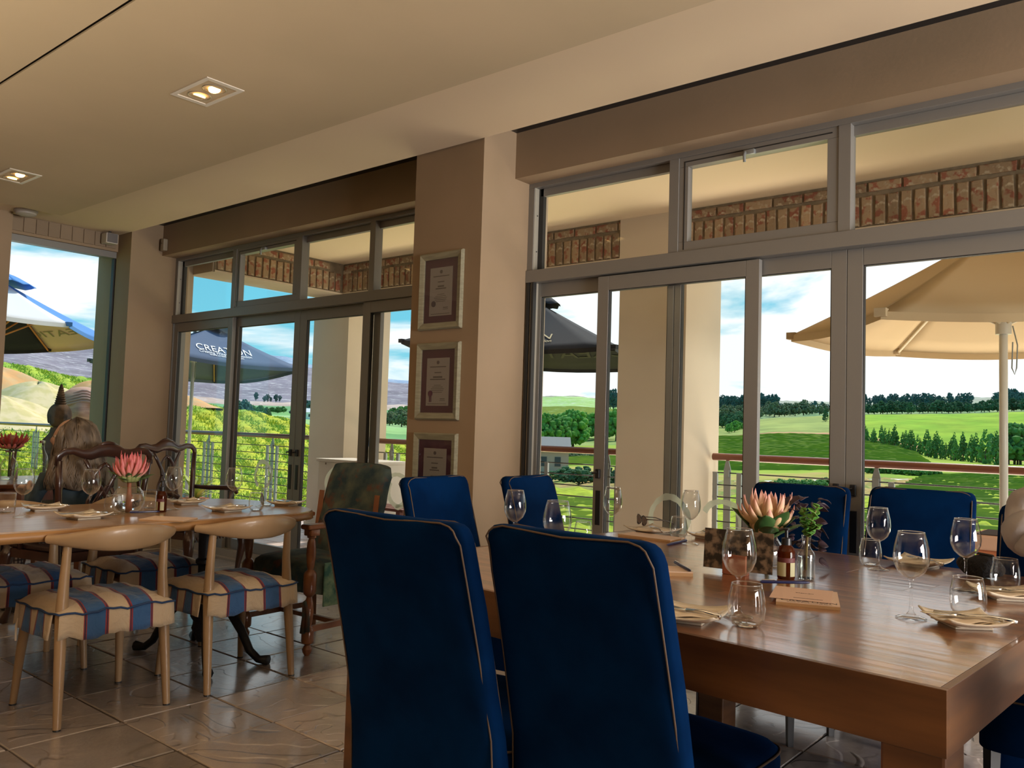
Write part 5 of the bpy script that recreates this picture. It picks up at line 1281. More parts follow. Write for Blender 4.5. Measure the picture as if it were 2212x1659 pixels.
def notepad(label, p, q, d, z, thick=.012, pen=None, text=False, card=False):
    # p: one corner, q: along the long side, d: depth
    p = Vector((*p, 0)); q = Vector((*q, 0)); X = (q-p).normalized(); L_ = (q-p).length; rz = math.atan2(X.y, X.x)
    t = empty('notepad', (p.x, p.y, z), rz, label=label, cat='notepad', group='notepads on the tables')
    MB().box((0, 0, 0), (L_, d, thick*.8)).build('page_block', PAPERE, t); MB().box((0, 0, thick*.8), (L_, d, thick)).build('top_sheet', PAPER, t)
    if text:
        M0 = pmat(t) @ Matrix.Translation((L_*.52, .018, thick+.0003))
        textobj('CREATION', .026, PRINTD, t, M0, depth=.0002, sx=1.1); textobj('www.creationwines.com', .010, PRINTD, t, M0 @ Matrix.Translation((.0, -.013, 0)), depth=.0002, sx=1.1)
    if card:
        c = empty('paper_card', (p.x, p.y, z+thick+.0012), rz-.06, label='pinkish folded card lying on the large notepad before the clear bottle', cat='card')
        MB().box((-.02, .032, 0), (L_*.85, d+.005, .0012)).build('sheet', mat('pinkish card', (.62, .42, .32), .7), c)
        Mc = pmat(c) @ Matrix.Translation((L_*.40, d*.62, .0015))
        textobj('CREATION', .008, PRINTD, c, Mc, depth=.0002, sx=1.2)
        MB().box((L_*.25, .058, .0012), (L_*.72, .060, .0018)).build('printed_line', PRINTD, c)
    return t
def pen(label, a, b, z, m=PEN, r=.0045):
    a = Vector((*a, z+r)); b = Vector((*b, z+r)); t = empty('pen', a, label=label, cat='pen', group='pens on the tables')
    d = b-a
    MB().tube([a, a+d*.03, a+d*.9, a+d*.97, b], [r*.7, r, r, r*.6, r*.2], 10).build('barrel', m, t, smooth=.6, world=True)
    MB().tube([a+d*.02+Vector((0, 0, r*1.3)), a+d*.28+Vector((0, 0, r*1.3))], .0012, 6).build('clip', STEEL, t, world=True)
notepad('lettered notepad on the big table before the clear bottle', pt(1676, 1306, ZR), pt(1815, 1319, ZR), .215, ZR, .010, text=True, card=True)
a = onz(1643, 1259, ZR+.013); b = onz(1750, 1261, ZR+.013); pen('navy pen lying across the top of the large notepad', (a.x, a.y), (b.x, b.y), ZR+.0118)
notepad('thick notepad half hidden behind the right foreground chair', pt(1400, 1243, ZR), pt(1497, 1246, ZR), .11, ZR, .014)
a = onz(1457, 1217, ZR+.015); b = onz(1492, 1236, ZR+.015); pen('navy pen on the thick notepad beside the chair', (a.x, a.y), (b.x, b.y), ZR+.0145)
notepad('white notepad in front of the sunglasses', pt(1335, 1158, ZR), pt(1448, 1172, ZR), .12, ZR, .010)
a = onz(1440, 1180, ZR); b = onz(1483, 1170, ZR); pen('short navy pen by the slender wine glass foot', (b.x, b.y), (a.x, a.y), ZR, r=.005)
notepad('pinkish notepad on the oval table in front of the amber bottle', pt(300, 1124, ZL), pt(395, 1128, ZL), .14, ZL, .006)
a = onz(280, 1109, ZL+.006); b = onz(345, 1107, ZL+.006); pen('dark pen in front of the round vase', (a.x, a.y), (b.x, b.y), ZL+.0065)
def sunglasses():
    x, y = pt(1385, 1146, ZR); t = empty('sunglasses', (x, y, ZR+.024), R(-40), label='brown sunglasses folded on the plate at the far left of the big table', cat='sunglasses')
    F = mat('sunglass frame', (.05, .03, .02), .3); Ln = glassmat('brown lens', (.30, .14, .07), edge=.5, minr=.08)
    for s in (-1, 1):
        pts = [(s*.034+.029*math.cos(a), .003*math.cos(2*a), .024+.022*math.sin(a)) for a in np.linspace(0, 2*PI, 25)[:-1]]
        MB().tube(pts, .002, 6, closed=True).build('rim', F, t, smooth=True)
        MB().lathe([(.0, -.0008), (.027, -.0005), (.027, .0005), (0, .0008)], 24, Matrix.Translation((s*.034, 0, .024)) @ Matrix.Rotation(PI/2, 4, 'X') @ Matrix.Diagonal((1, .8, 1, 1)), cap=False).build('lens', Ln, t)
        MB().tube([(s*.063, 0, .032), (s*.066, .02, .032), (s*.064, .09, .028), (s*.06, .13, .014)], [.003, .0025, .002, .003], 6).build('temple', F, t, smooth=True)
    MB().tube([(-.008, 0, .032), (0, -.002, .036), (.008, 0, .032)], .002, 6).build('bridge', F, t, smooth=True)
sunglasses()
def photocard():
    a = Vector((*pt(1519, 1232, ZR), 0)); b = Vector((*pt(1668, 1251, ZR), 0)); d = b-a; rz = math.atan2(d.y, d.x); L_ = d.length
    c = (a+b)/2; t = empty('photo_card', (c.x, c.y, ZR), rz, label='wide dark card covered with sepia photographs, standing in a wooden block', cat='card')
    m = mat('sepia photographs', (.02, .014, .01), .35, c2=(.17, .115, .075), scale=38, detail=3, lo=.44, hi=.6)
    MB().box((-L_/2, -.0015, .012), (L_/2, .0015, .137), Matrix.Rotation(R(-5), 4, 'X')).build('card', m, t)
    w = empty('card_holder', (c.x, c.y, ZR), rz, label='small reddish wooden block holding up the photo card', cat='holder')
    for s in (-1, 1): MB().box((-.042, -.018 if s < 0 else .006, 0), (.034, -.006 if s < 0 else .02, .062 if s < 0 else .04), bev=.002).build('block', mat('red block wood', (.22, .06, .025), .5), w)
    MB().box((-.042, -.0055, 0), (.034, .0055, .011)).build('slot_base', MATS['red block wood'], w)
photocard()
def amber_bottle(label, x, y, z, h=.155, r=.026, group='amber pump bottles'):
    t = empty('amber_bottle', (x, y, z), label=label, cat='bottle', group=group)
    k = h/.155
    AM = mat('amber bottle', (.10, .022, .004), .08, coat=.5)
    pr = [(0, 0), (r*.92, 0), (r, .004), (r, .082*k), (r*.85, .096*k), (r*.45, .106*k), (r*.42, .112*k)]
    MB().lathe(pr+[(0, .112*k)], 28, cap=False).build('glass_body', AMBG, t, smooth=.9)
    MB().lathe([(r*.55, .104*k), (r*.55, .124*k), (r*.2, .127*k), (r*.2, .150*k), (r*.12, .152*k)], 18).build('pump_collar', BLACK, t, smooth=.6)
    MB().tube([(0, 0, .150*k), (-r*.4, 0, .152*k), (-r*.9, 0, .147*k)], .004, 8).box((-r*.3, -r*.3, .149*k), (r*.3, r*.3, .156*k), bev=.002).build('pump_head', BLACK, t)
    def lb(z0, z1, a0, a1, m, nm):
        def fn(u, v): a = R(a0+(a1-a0)*u); return ((r+.0006)*math.cos(a), (r+.0006)*math.sin(a), z0+(z1-z0)*v)
        MB().grid(fn, 20, 1).build(nm, m, t, smooth=True)
    lb(.01*k, .052*k, 200, 290, mat('label paper', (.42, .40, .24), .7), 'label'); lb(.01*k, .052*k, 318, 360, MATS['label paper'], 'label'); lb(.052*k, .066*k, 200, 360, mat('label band', (.10, .02, .02), .6), 'label_band')
AMBG = D.materials.new('amber clear'); AMBG.use_nodes = True
def amb():
    nt = AMBG.node_tree; N = nt.nodes; L = nt.links; b = N['Principled BSDF']; b.inputs['Base Color'].default_value = (.11, .022, .004, 1); b.inputs['Roughness'].default_value = .04
    t = N.new('ShaderNodeBsdfTransparent'); t.inputs[0].default_value = (.38, .10, .015, 1); mx = N.new('ShaderNodeMixShader'); mx.inputs[0].default_value = .35
    L.new(t.outputs[0], mx.inputs[1]); L.new(b.outputs[0], mx.inputs[2]); L.new(mx.outputs[0], N['Material Output'].inputs[0])
amb()
x, y = pt(1698, 1250, ZR); amber_bottle('amber pump bottle beside the clear bottle on the big table', x, y, ZR, .155, .0265)
x, y = pt(348, 1106, ZL); amber_bottle('amber pump bottle on the oval table beside the round vase', x, y, ZL, .15, .024)
def petals(t, n, r0, L_, w, tilt0, m, z0, rr, nm='bract', base=(0, 0)):
    for i in range(n):
        a = 2*PI*i/n+rr.uniform(-.12, .12); tl = tilt0+rr.uniform(-.07, .07); ll = L_*rr.uniform(.88, 1.08)
        def fn(u, v, a=a, tl=tl, ll=ll):
            ww = w*math.sin(PI*min(1, .12+v*.88))**.75*(1-.15*v); x = (u-.5)*ww*2; c = 1.1*x*x/w
            ang = tl*(1-.35*v); rad = r0+ll*v*math.sin(ang)-c*.8+.01*math.sin(v*PI); z = z0+ll*v*math.cos(ang)
            return (rad*math.cos(a)-x*math.sin(a)+base[0], rad*math.sin(a)+x*math.cos(a)+base[1], z)
        MB().grid(fn, 4, 7).build(nm, m, t, smooth=True, thick=.0012)
def leaf(t, p, d, L_, w, m, nm='leaf', droop=.2, roll_=0):
    p = Vector(p); d = Vector(d).normalized(); s = d.cross(Vector((0, 0, 1))).normalized(); nn = s.cross(d); s = s*math.cos(roll_)+nn*math.sin(roll_); nn = s.cross(d)
    def fn(u, v):
        ww = w*math.sin(PI*(.06+.94*v)**.8)**.8; x = (u-.5)*2; q = p+d*L_*v+s*x*ww+nn*(.25*abs(x)*ww)-Vector((0, 0, droop*L_*v*v)); return q
    MB().grid(fn, 4, 8).build(nm, m, t, smooth=True, thick=.0012)
def protea_big():
    x, y = pt(1640, 1236, ZR); x, y = x-.03, y+.13
    rr = random.Random(9)
    v = empty('glass_vase', (x, y, ZR), label='round glass vase behind the photo card, holding the pale protea', cat='vase', group='round glass vases')
    MB().lathe([(0, 0), (.035, 0), (.05, .01), (.058, .04), (.052, .075), (.036, .095), (.034, .10), (.0325, .10), (.0345, .094), (.050, .074), (.056, .04), (.048, .012), (0, .006)], 32, cap=False).build('bowl', GL, v, smooth=True)
    t = empty('protea', (x, y, ZR+.02), label='large pale pink protea with green leaves behind the photo card', cat='flower', group='proteas in vases')
    MB().tube([(0, 0, 0), (.004, 0, .08), (0, 0, .12)], .008, 8).build('stem', LEAF, t, smooth=True)
    z0 = .09
    MB().lathe([(0, z0), (.03, z0+.005), (.045, z0+.03), (.04, z0+.07), (.02, z0+.10), (0, z0+.105)], 20, cap=False).build('flower_heart', mat('protea heart', (.45, .32, .16), .8, c2=(.35, .2, .12), scale=60), t, smooth=True)
    petals(t, 11, .035, .10, .017, 1.0, PET1, z0+.02, rr); petals(t, 11, .030, .12, .016, .7, PET1, z0+.03, rr); petals(t, 9, .022, .12, .014, .36, PET1, z0+.03, rr); petals(t, 12, .036, .055, .018, .5, mat('base bract', (.50, .30, .16), .7), z0-.005, rr)
    for a, e, L_, w in ((200, .55, .15, .027), (235, .75, .12, .024), (-70, .5, .14, .028), (-30, .65, .15, .028), (-10, .2, .14, .026), (160, .6, .13, .024), (270, .9, .11, .022), (300, .2, .12, .025), (90, .6, .13, .025), (40, .5, .13, .025)):
        leaf(t, (.02*math.cos(R(a)), .02*math.sin(R(a)), .075), (math.cos(R(a)), math.sin(R(a)), e*1.5+.35), L_*1.0, w*1.35, LEAF, roll_=rr.uniform(-.3, .3), droop=.12)
    # dark curly foliage bunch
    k = empty('dark_foliage', (x+.115, y+.045, ZR), label='bunch of dark purple curly leaves right of the pale protea', cat='foliage')
    Dk = mat('purple leaf', (.022, .012, .022), .5, c2=(.05, .025, .04), scale=20)
    MB().tube([(0, 0, 0), (0, 0, .1)], .006, 6).build('stem', Dk, k)
    for i in range(46):
        a = rr.uniform(0, 2*PI); z = rr.uniform(.03, .245); q = .05*math.sqrt(rr.random())+.012
        leaf(k, (q*math.cos(a)*.7, q*math.sin(a)*.7, z), (math.cos(a), math.sin(a), rr.uniform(-.2, .9)), rr.uniform(.03, .05), .017, Dk, roll_=rr.uniform(-1, 1), droop=.5)
    s = empty('salt_shaker', (*pt(1552, 1222, ZR), ZR), label='small shaker with white cap behind the photo card', cat='shaker'); s.location.x -= .02; s.location.y += .13
    MB().lathe([(.02, 0), (.02, .075), (.014, .085)], 18).build('jar', GL, s, smooth=.7); MB().lathe([(.015, .085), (.015, .103), (.012, .106)], 18).build('cap', mat('white cap', (.7, .7, .68), .3), s, smooth=.7)
protea_big()
def clear_bottle():
    x, y = pt(1741, 1252, ZR)
    b = empty('clear_bottle', (x, y, ZR), label='clear glass bottle of water with a succulent sprig, beside the amber bottle', cat='bottle')
    o = [(0, 0), (.022, 0), (.0265, .004), (.0265, .075), (.024, .084), (.014, .097), (.0125, .104), (.0125, .126), (.0145, .128), (.0145, .136)]
    MB().lathe(o+[(max(r_-.0016, 0), z_+.002) for r_, z_ in reversed(o[:-1])], 28, cap=False).build('glass', GL, b, smooth=.9)
    MB().lathe([(0, .006), (.0245, .006), (.0245, .07), (0, .07)], 24, cap=False).build('water', glassmat('clear water', (.93, .96, .9), edge=.6, minr=.05), b, smooth=.5)
    MB().lathe([(0, .0022), (.024, .0022), (.024, .0055), (0, .0058)], 24, cap=False).build('thick_base', GLS, b, smooth=.5)
    t = empty('succulent_sprig', (x, y, ZR), label='green succulent sprig with round leaves in the clear bottle', cat='plant')
    rr = random.Random(3); SU = mat('succulent leaf', (.07, .22, .03), .35, c2=(.14, .30, .05), scale=9)
    stems = [[(0, 0, .03), (.002, 0, .13), (-.005, 0, .17), (-.008, .0, .215)], [(0, 0, .05), (.003, 0, .13), (.02, -.01, .18), (.038, -.012, .23)], [(0, 0, .05), (.002, 0, .13), (.02, -.005, .155), (.04, -.01, .165)]]
    for st in stems: MB().tube(st, [.0035, .003, .0025, .002], 7).build('stem', mat('sprig stem', (.16, .12, .04), .6), t, smooth=True)
    def pos(st, q): i = min(2, int(q*3)); f = q*3-i; return Vector(st[i]).lerp(Vector(st[i+1]), f)
    for st in stems:
        for i in range(16):
            p = pos(st, .38+.6*i/15); a = i*2.4; dv = Vector((math.cos(a), math.sin(a), .4)); leaf(t, p, dv, rr.uniform(.017, .026), .0115, SU, droop=-.1, roll_=rr.uniform(-.6, .6))
clear_bottle()
def oval_flowers():
    rr = random.Random(21)
    x, y = pt(276, 1108, ZL)
    v = empty('glass_vase', (x, y, ZL), label='ball-shaped glass vase of water with a thick stem on the oval table', cat='vase', group='round glass vases')
    o = [(0, 0), (.03, 0), (.055, .015), (.07, .045), (.072, .065), (.062, .10), (.048, .118), (.046, .122)]
    MB().lathe(o+[(max(r_-.002, 0), z_+.002) for r_, z_ in reversed(o[:-1])], 36, cap=False).build('bowl', GL, v, smooth=True)
    MB().lathe([(0, .003), (.029, .004), (.052, .018), (.066, .045), (.067, .06), (.060, .088), (0, .088)], 32, cap=False).build('water', WATER, v, smooth=True)
    t = empty('protea', (x, y, ZL), label='pink protea in the ball-shaped vase on the oval table', cat='flower', group='proteas in vases')
    MB().tube([(.004, 0, .008), (.006, .0, .06), (.0, 0, .13), (0, 0, .15)], [.012, .011, .009, .012], 10).build('stem', mat('reddish stem', (.28, .09, .04), .6), t, smooth=True)
    z0 = .15
    MB().lathe([(0, z0), (.025, z0+.005), (.036, z0+.03), (.034, z0+.06), (.018, z0+.085), (0, z0+.09)], 20, cap=False).build('flower_heart', MATS['protea heart'], t, smooth=True)
    petals(t, 12, .028, .045, .015, .55, mat('green bract', (.24, .28, .10), .7), z0-.006, rr); petals(t, 13, .03, .09, .0115, .85, PET2, z0+.01, rr); petals(t, 13, .026, .105, .011, .6, PET2, z0+.02, rr); petals(t, 10, .018, .11, .010, .3, PET2, z0+.03, rr)
    for a, e, L_, w in ((10, .7, .11, .018), (60, .5, .12, .02), (100, .35, .12, .02), (140, .8, .10, .018), (200, .6, .11, .018), (250, .7, .12, .018), (300, .4, .12, .02), (330, .8, .1, .018)):
        leaf(t, (0, 0, .14), (math.cos(R(a)), math.sin(R(a)), e), L_, w, LEAF, roll_=rr.uniform(-.3, .3), droop=.1)
    # second table: open red protea, carafes, bottle
    def carafe(label, px, py, h, r, X=None, pinch=.4, col=GL):
        x, y = pt(px, py, ZL); c = empty('carafe', (x, y, ZL), label=label, cat='carafe', group='glass carafes on the far table')
        o = [(0, 0), (r*.9, 0), (r, .006), (r, h*.5), (r*.85, h*.62), (r*pinch, h*.78), (r*pinch*.95, h*.95), (r*pinch*1.1, h)]
        MB().lathe(o+[(max(a-.002, 0), b+.002) for a, b in reversed(o[:-1])], 24, cap=False).build('glass', col, c, smooth=True)
        MB().lathe([(0, .005), (r*.93, .006), (r*.93, h*.34), (0, h*.34)], 24, cap=False).build('water', MATS['clear water'], c, smooth=.6)
        MB().lathe([(r*pinch*1.15, h*.94), (r*pinch*1.2, h), (r*pinch, h*1.01)], 16).build('stopper', STEEL, c, smooth=.5)
    carafe('tall glass water bottle beside the carved armchair on the far table', 87, 1036, .27, .042, pinch=.38)
    carafe('glass carafe holding a red protea at the left edge', 18, 1036, .20, .055, pinch=.45)
    x, y = pt(18, 1036, ZL)
    t = empty('protea', (x, y, ZL+.02), label='open red protea at the left edge on the far table', cat='flower', group='proteas in vases')
    MB().tube([(0, 0, 0), (0, 0, .2)], .007, 8).build('stem', LEAF, t)
    MB().lathe([(0, .20), (.05, .215), (.062, .24), (.05, .265), (.02, .285), (0, .288)], 20, cap=False).build('flower_heart', mat('rosy heart', (.32, .16, .12), .8, c2=(.22, .1, .08), scale=50), t, smooth=True)
    petals(t, 17, .05, .10, .011, 1.15, PET3, .215, rr); petals(t, 15, .05, .10, .011, .85, PET3, .22, rr); petals(t, 14, .04, .06, .014, 1.2, PET2, .19, rr)
    for a in (20, 80, 150, 260): leaf(t, (0, 0, .17), (math.cos(R(a)), math.sin(R(a)), .3), .1, .022, LEAF)
oval_flowers()
# ================================================================== STATUES, POTS, BOX OUTSIDE
def outside_things():
    st = mat('dark weathered stone', (.11, .06, .03), .95, spec=.1, c2=(.05, .028, .016), scale=9, bump=.6, bscale=22)
    base = onx(122, 1010, -8.95)
    t = empty('stone_head_statue', (base.x, base.y, 0), R(8), label='dark brown stone head with a tall ringed topknot outside the corner window', cat='statue')
    z = at(122, 905, X=-8.95).z-.085
    MB().lathe([(.16, 0), (.16, .5), (.12, .55), (.13, .80), (.15, z-.14), (.085, z-.06), (.075, z+.0)], 20).build('neck_and_plinth', st, t, smooth=.9)
    hd = MB().sphere((0, 0, z+.12), .115, 24, 16, sc=(.92, 1.0, 1.15))
    k = len(hd.v)
    for i, v in enumerate(hd.v):
        d = v-Vector((0, 0, z+.12))
        if d.x > .02:
            v.x += .034*math.exp(-((d.y/.02)**2+((d.z+.01)/.04)**2))-.026*math.exp(-(((abs(d.y)-.045)/.024)**2+((d.z-.015)/.02)**2))+.012*math.exp(-(((abs(d.y)-.045)/.02)**2+((d.z-.008)/.012)**2))+.016*math.exp(-((d.y/.045)**2+((d.z+.065)/.018)**2))
    hd.build('head', st, t, smooth=True)
    for s in (-1, 1):
        MB().sphere((0, s*.108, z+.09), .03, 10, 8, sc=(.7, .4, 1.7)).build('ear', st, t, smooth=True)
    pr = []
    for q in range(9): r = .062-.005*q; pr += [(r, z+.225+.022*q), (r*.78, z+.225+.022*q+.012)]
    MB().lathe([(.08, z+.20)]+pr+[(.008, z+.44)], 18).build('topknot', st, t, smooth=.3)
    pk = mat('pink carved stone', (.62, .40, .32), .85, c2=(.46, .27, .22), scale=4, stretch=(1, 1, 5), bump=.4, bscale=14)
    b2 = at(178, 890, X=-9.9)
    t = empty('stone_face_statue', (b2.x, b2.y, 0), R(-20), label='large pinkish carved stone face with striped headband behind the ringed head', cat='statue')
    s_ = MB().sphere((0, 0, b2.z+.02), .27, 30, 22, sc=(.9, 1.05, 1.0))
    for v in s_.v:
        d = v-Vector((0, 0, b2.z+.02))
        if d.x > 0: v.x += .07*math.exp(-(((d.y+.05)/.05)**2+((d.z+.03)/.10)**2))-.035*math.exp(-(((d.y-.06)/.06)**2+((d.z-.03)/.03)**2))-.035*math.exp(-(((d.y+.16)/.05)**2+((d.z-.03)/.03)**2))
    s_.build('face', pk, t, smooth=True)
    for q in range(5):
        a = [(.235*math.cos(u)*(1-.0*q), .285*math.sin(u), b2.z+.13+.03*q-.09*abs(math.sin(u))) for u in np.linspace(-1.6, 1.6, 16)]
        a = [(x*(1-.07*q*q*.3), y*(1-.07*q), zz) for x, y, zz in a]
        MB().tube(a, .014, 8).build('headband_ridge', mat('mauve stone', (.48, .33, .30), .85), t, smooth=True)
    MB().lathe([(.2, 0), (.2, b2.z-.25), (.16, b2.z-.15)], 20).build('neck_and_plinth', pk, t, smooth=.5)
    rl = mat('reddish rail timber', (.5, .14, .07), .5)
    # white distressed box on the terrace with a small painted figure on it
    wm = mat('distressed white paint', (.66, .62, .56), .7, c2=(.60, .56, .50), scale=5, lo=.3, hi=.5); 
    p = onz(788, 1000, .84)
    t = empty('storage_box', (-6.62, 5.62, 0), R(0), label='distressed white wooden box on the terrace behind the upholstered armchair', cat='box')
    MB().box((-.42, -.22, .06), (.42, .22, .82), bev=.006).build('body', wm, t); MB().box((-.44, -.24, .82), (.44, .24, .85), bev=.004).build('lid', wm, t)
    for x, zz in ((-.3, .80), (-.1, .79), (.05, .8), (.33, .72), (.36, .6), (.2, .79)): MB().lathe([(.012, 0), (.009, .002)], 7, Matrix.Translation((x, -.2205, zz)) @ Matrix.Rotation(PI/2, 4, 'X')).build('paint_chip', mat('chipped wood', (.18, .12, .08), .8), t)
    for sx in (-1, 1):
        for sy in (-1, 1): MB().box((sx*.38-.03, sy*.18-.03, 0), (sx*.38+.03, sy*.18+.03, .06)).build('foot', wm, t)
    f = at(806, 975, Y=5.62)
    t = empty('painted_figurine', (f.x, 5.62, .85), R(20), label='small blue and red painted figurine standing on the white box', cat='figurine')
    bl = mat('blue paint', (.05, .13, .26), .5, c2=(.2, .3, .4), scale=30); rd = mat('red paint', (.5, .06, .04), .5); dk = mat('dark paint', (.05, .05, .06), .5)
    for s in (-1, 1): MB().tube([(s*.022, 0, 0), (s*.02, .005, .09), (s*.018, 0, .17)], [.012, .014, .018], 8).build('leg', bl, t, smooth=True)
    MB().tube([(0, 0, .16), (0, 0, .22), (0, 0, .28)], [.03, .034, .028], 10).build('torso', rd, t, smooth=True)
    for s in (-1, 1): MB().tube([(s*.034, 0, .275), (s*.05, .01, .21), (s*.045, -.02, .14)], [.012, .01, .009], 8).build('arm', bl, t, smooth=True)
    MB().sphere((0, 0, .315), .022, 12, 8).build('head', mat('tan paint', (.4, .2, .12), .6), t, smooth=True); MB().tube([(0, 0, .33), (0, 0, .37)], [.018, .004], 8).build('cap', dk, t)
    # terrace bench at the right of the box, and a cable-drum of plants
    t = empty('terrace_bench', (-5.95, 5.35, 0), label='dark red timber bench on the terrace seen past the armchair', cat='bench')
    dr = mat('dark red timber', (.12, .03, .02), .5)
    for q in range(3): MB().box((-.42, -.16+.11*q, .43), (.42, -.07+.11*q, .455)).build('slat', dr, t)
    for x in (-.36, .36):
        for y in (-.14, .12): MB().box((x-.025, y-.025, 0), (x+.025, y+.025, .43)).build('leg', dr, t)
    # terracotta pot
    p = at(2122, 1130, Y=5.35)
    t = empty('terracotta_pot', (p.x+.16, 5.4, 0), label='large square terracotta pot on the terrace behind the right-hand chairs', cat='pot')
    TC = mat('terracotta', (.55, .18, .07), .85, c2=(.48, .15, .06), scale=6)
    MB().prism([(-.17, -.17), (.17, -.17), (.17, .17), (-.17, .17)], 0, .62).build('body', TC, t, bev=.01); MB().box((-.20, -.20, .62), (.20, .20, .70), bev=.01).build('rim', mat('pale terracotta', (.62, .36, .24), .85), t)
    MB().box((-.17, -.17, .69), (.17, .17, .705)).build('soil', mat('soil', (.05, .03, .02), .95), t)
    # spiky plant beyond the left railing
    rr = random.Random(8); p = gp(397, 14); LY = mat('striped aloe leaf', (.30, .42, .06), .6, c2=(.45, .48, .10), scale=14)
    t = empty('spiky_plant', (-9.05, 5.2, 0), label='spiky yellow-green plant outside behind the carved armchair by the doors', cat='plant')
    MB().lathe([(.12, 0), (.15, .28), (.16, .30)], 16).build('pot', TC, t, smooth=.5)
    for i in range(26): a = rr.uniform(0, 6.28); leaf(t, (0, 0, .28), (math.cos(a), math.sin(a), rr.uniform(.5, 2.2)), rr.uniform(.4, .6), .022, LY, droop=.35)
outside_things()

# ================================================================== PEOPLE
def skin_body(name, verts, edges, m, parent, root=0, sub=2):
    me = D.meshes.new(name); me.from_pydata([v[:3] for v in verts], edges, []); me.update(); me.materials.append(m)
    o = D.objects.new(name, me); COL.objects.link(o); o.parent = parent
    md = o.modifiers.new('skin', 'SKIN'); md.use_smooth_shade = True
    for i, v in enumerate(verts):
        sv = me.skin_vertices[0].data[i]; r = v[3]; sv.radius = (r, v[4] if len(v) > 4 else r); sv.use_root = (i == root)
    sb = o.modifiers.new('sub', 'SUBSURF'); sb.levels = sub; sb.render_levels = sub
    return o
SKIN = mat('light skin', (.60, .38, .29), .55)
def head(t, loc, rz, hair, s=1.0, pitch=0):
    # face looks along local +X
    M = Matrix.Translation(loc) @ Matrix.Rotation(rz, 4, 'Z') @ Matrix.Rotation(pitch, 4, 'Y')
    h = MB().sphere((0, 0, 0), .1*s, 32, 24, sc=(.95, .76, 1.18))
    for v in h.v:
        x, y, z = v
        if x > 0:
            v.x += s*(.024*math.exp(-((y/(.012*s))**2+((z+.012*s)/(.026*s))**2))+.010*math.exp(-((y/.02)**2+((z+.052)/.007)**2))+.008*math.exp(-((y/.022)**2+((z+.066)/.006)**2))+.012*math.exp(-((y/.025)**2+((z+.098)/.02)**2))
                -.010*math.exp(-(((abs(y)-.031)/.015)**2+((z-.012)/.012)**2))+.006*math.exp(-((y/.05)**2+((z-.035)/.01)**2)))
        if z < -.03: v.y *= 1-.25*min(1, (-z-.03)/.08)
    hh = MB(); hh.v = [M @ v for v in h.v]; hh.f = h.f; hh.build('head', SKIN, t, smooth=True, world=True)
    for q in (-1, 1):
        MB().sphere((.076*s, q*.030*s, .012*s), .0115*s, 12, 8, M=M).build('eye', mat('eye white', (.7, .68, .65), .2), t, smooth=True, world=True)
        MB().sphere((.0865*s, q*.030*s, .012*s), .0048*s, 10, 6, M=M).build('iris', mat('iris', (.06, .04, .03), .2), t, smooth=True, world=True)
        MB().sphere((-.005*s, q*.078*s, -.005*s), .022*s, 12, 8, M=M, sc=(.8, .35, 1.35)).build('ear', SKIN, t, smooth=True, world=True)
    return M
def hand(t, wrist, d, up, m=SKIN, s=1.0):
    d = Vector(d).normalized(); up = Vector(up).normalized(); side = d.cross(up).normalized(); w = Vector(wrist)
    MB().tube([w, w+d*.03*s, w+d*.06*s, w+d*.085*s], [.022*s, .034*s, .038*s, .032*s], 10, flat=.5).build('palm', m, t, smooth=True, world=True)
    for i, (o_, L_) in enumerate(((-.028, .066), (-.010, .078), (.009, .073), (.027, .056))):
        b = w+d*.08*s+side*o_*s; MB().tube([b, b+d*L_*.4*s-up*.006*s, b+d*L_*.75*s-up*.02*s, b+d*L_*.95*s-up*.036*s], [.0095*s, .009*s, .008*s, .006*s], 8).build('finger', m, t, smooth=True, world=True)
    b = w+d*.03*s-side*.03*s; MB().tube([b, b+d*.03*s-side*.022*s, b+d*.058*s-side*.03*s-up*.008*s], [.012*s, .010*s, .007*s], 8).build('thumb', m, t, smooth=True, world=True)
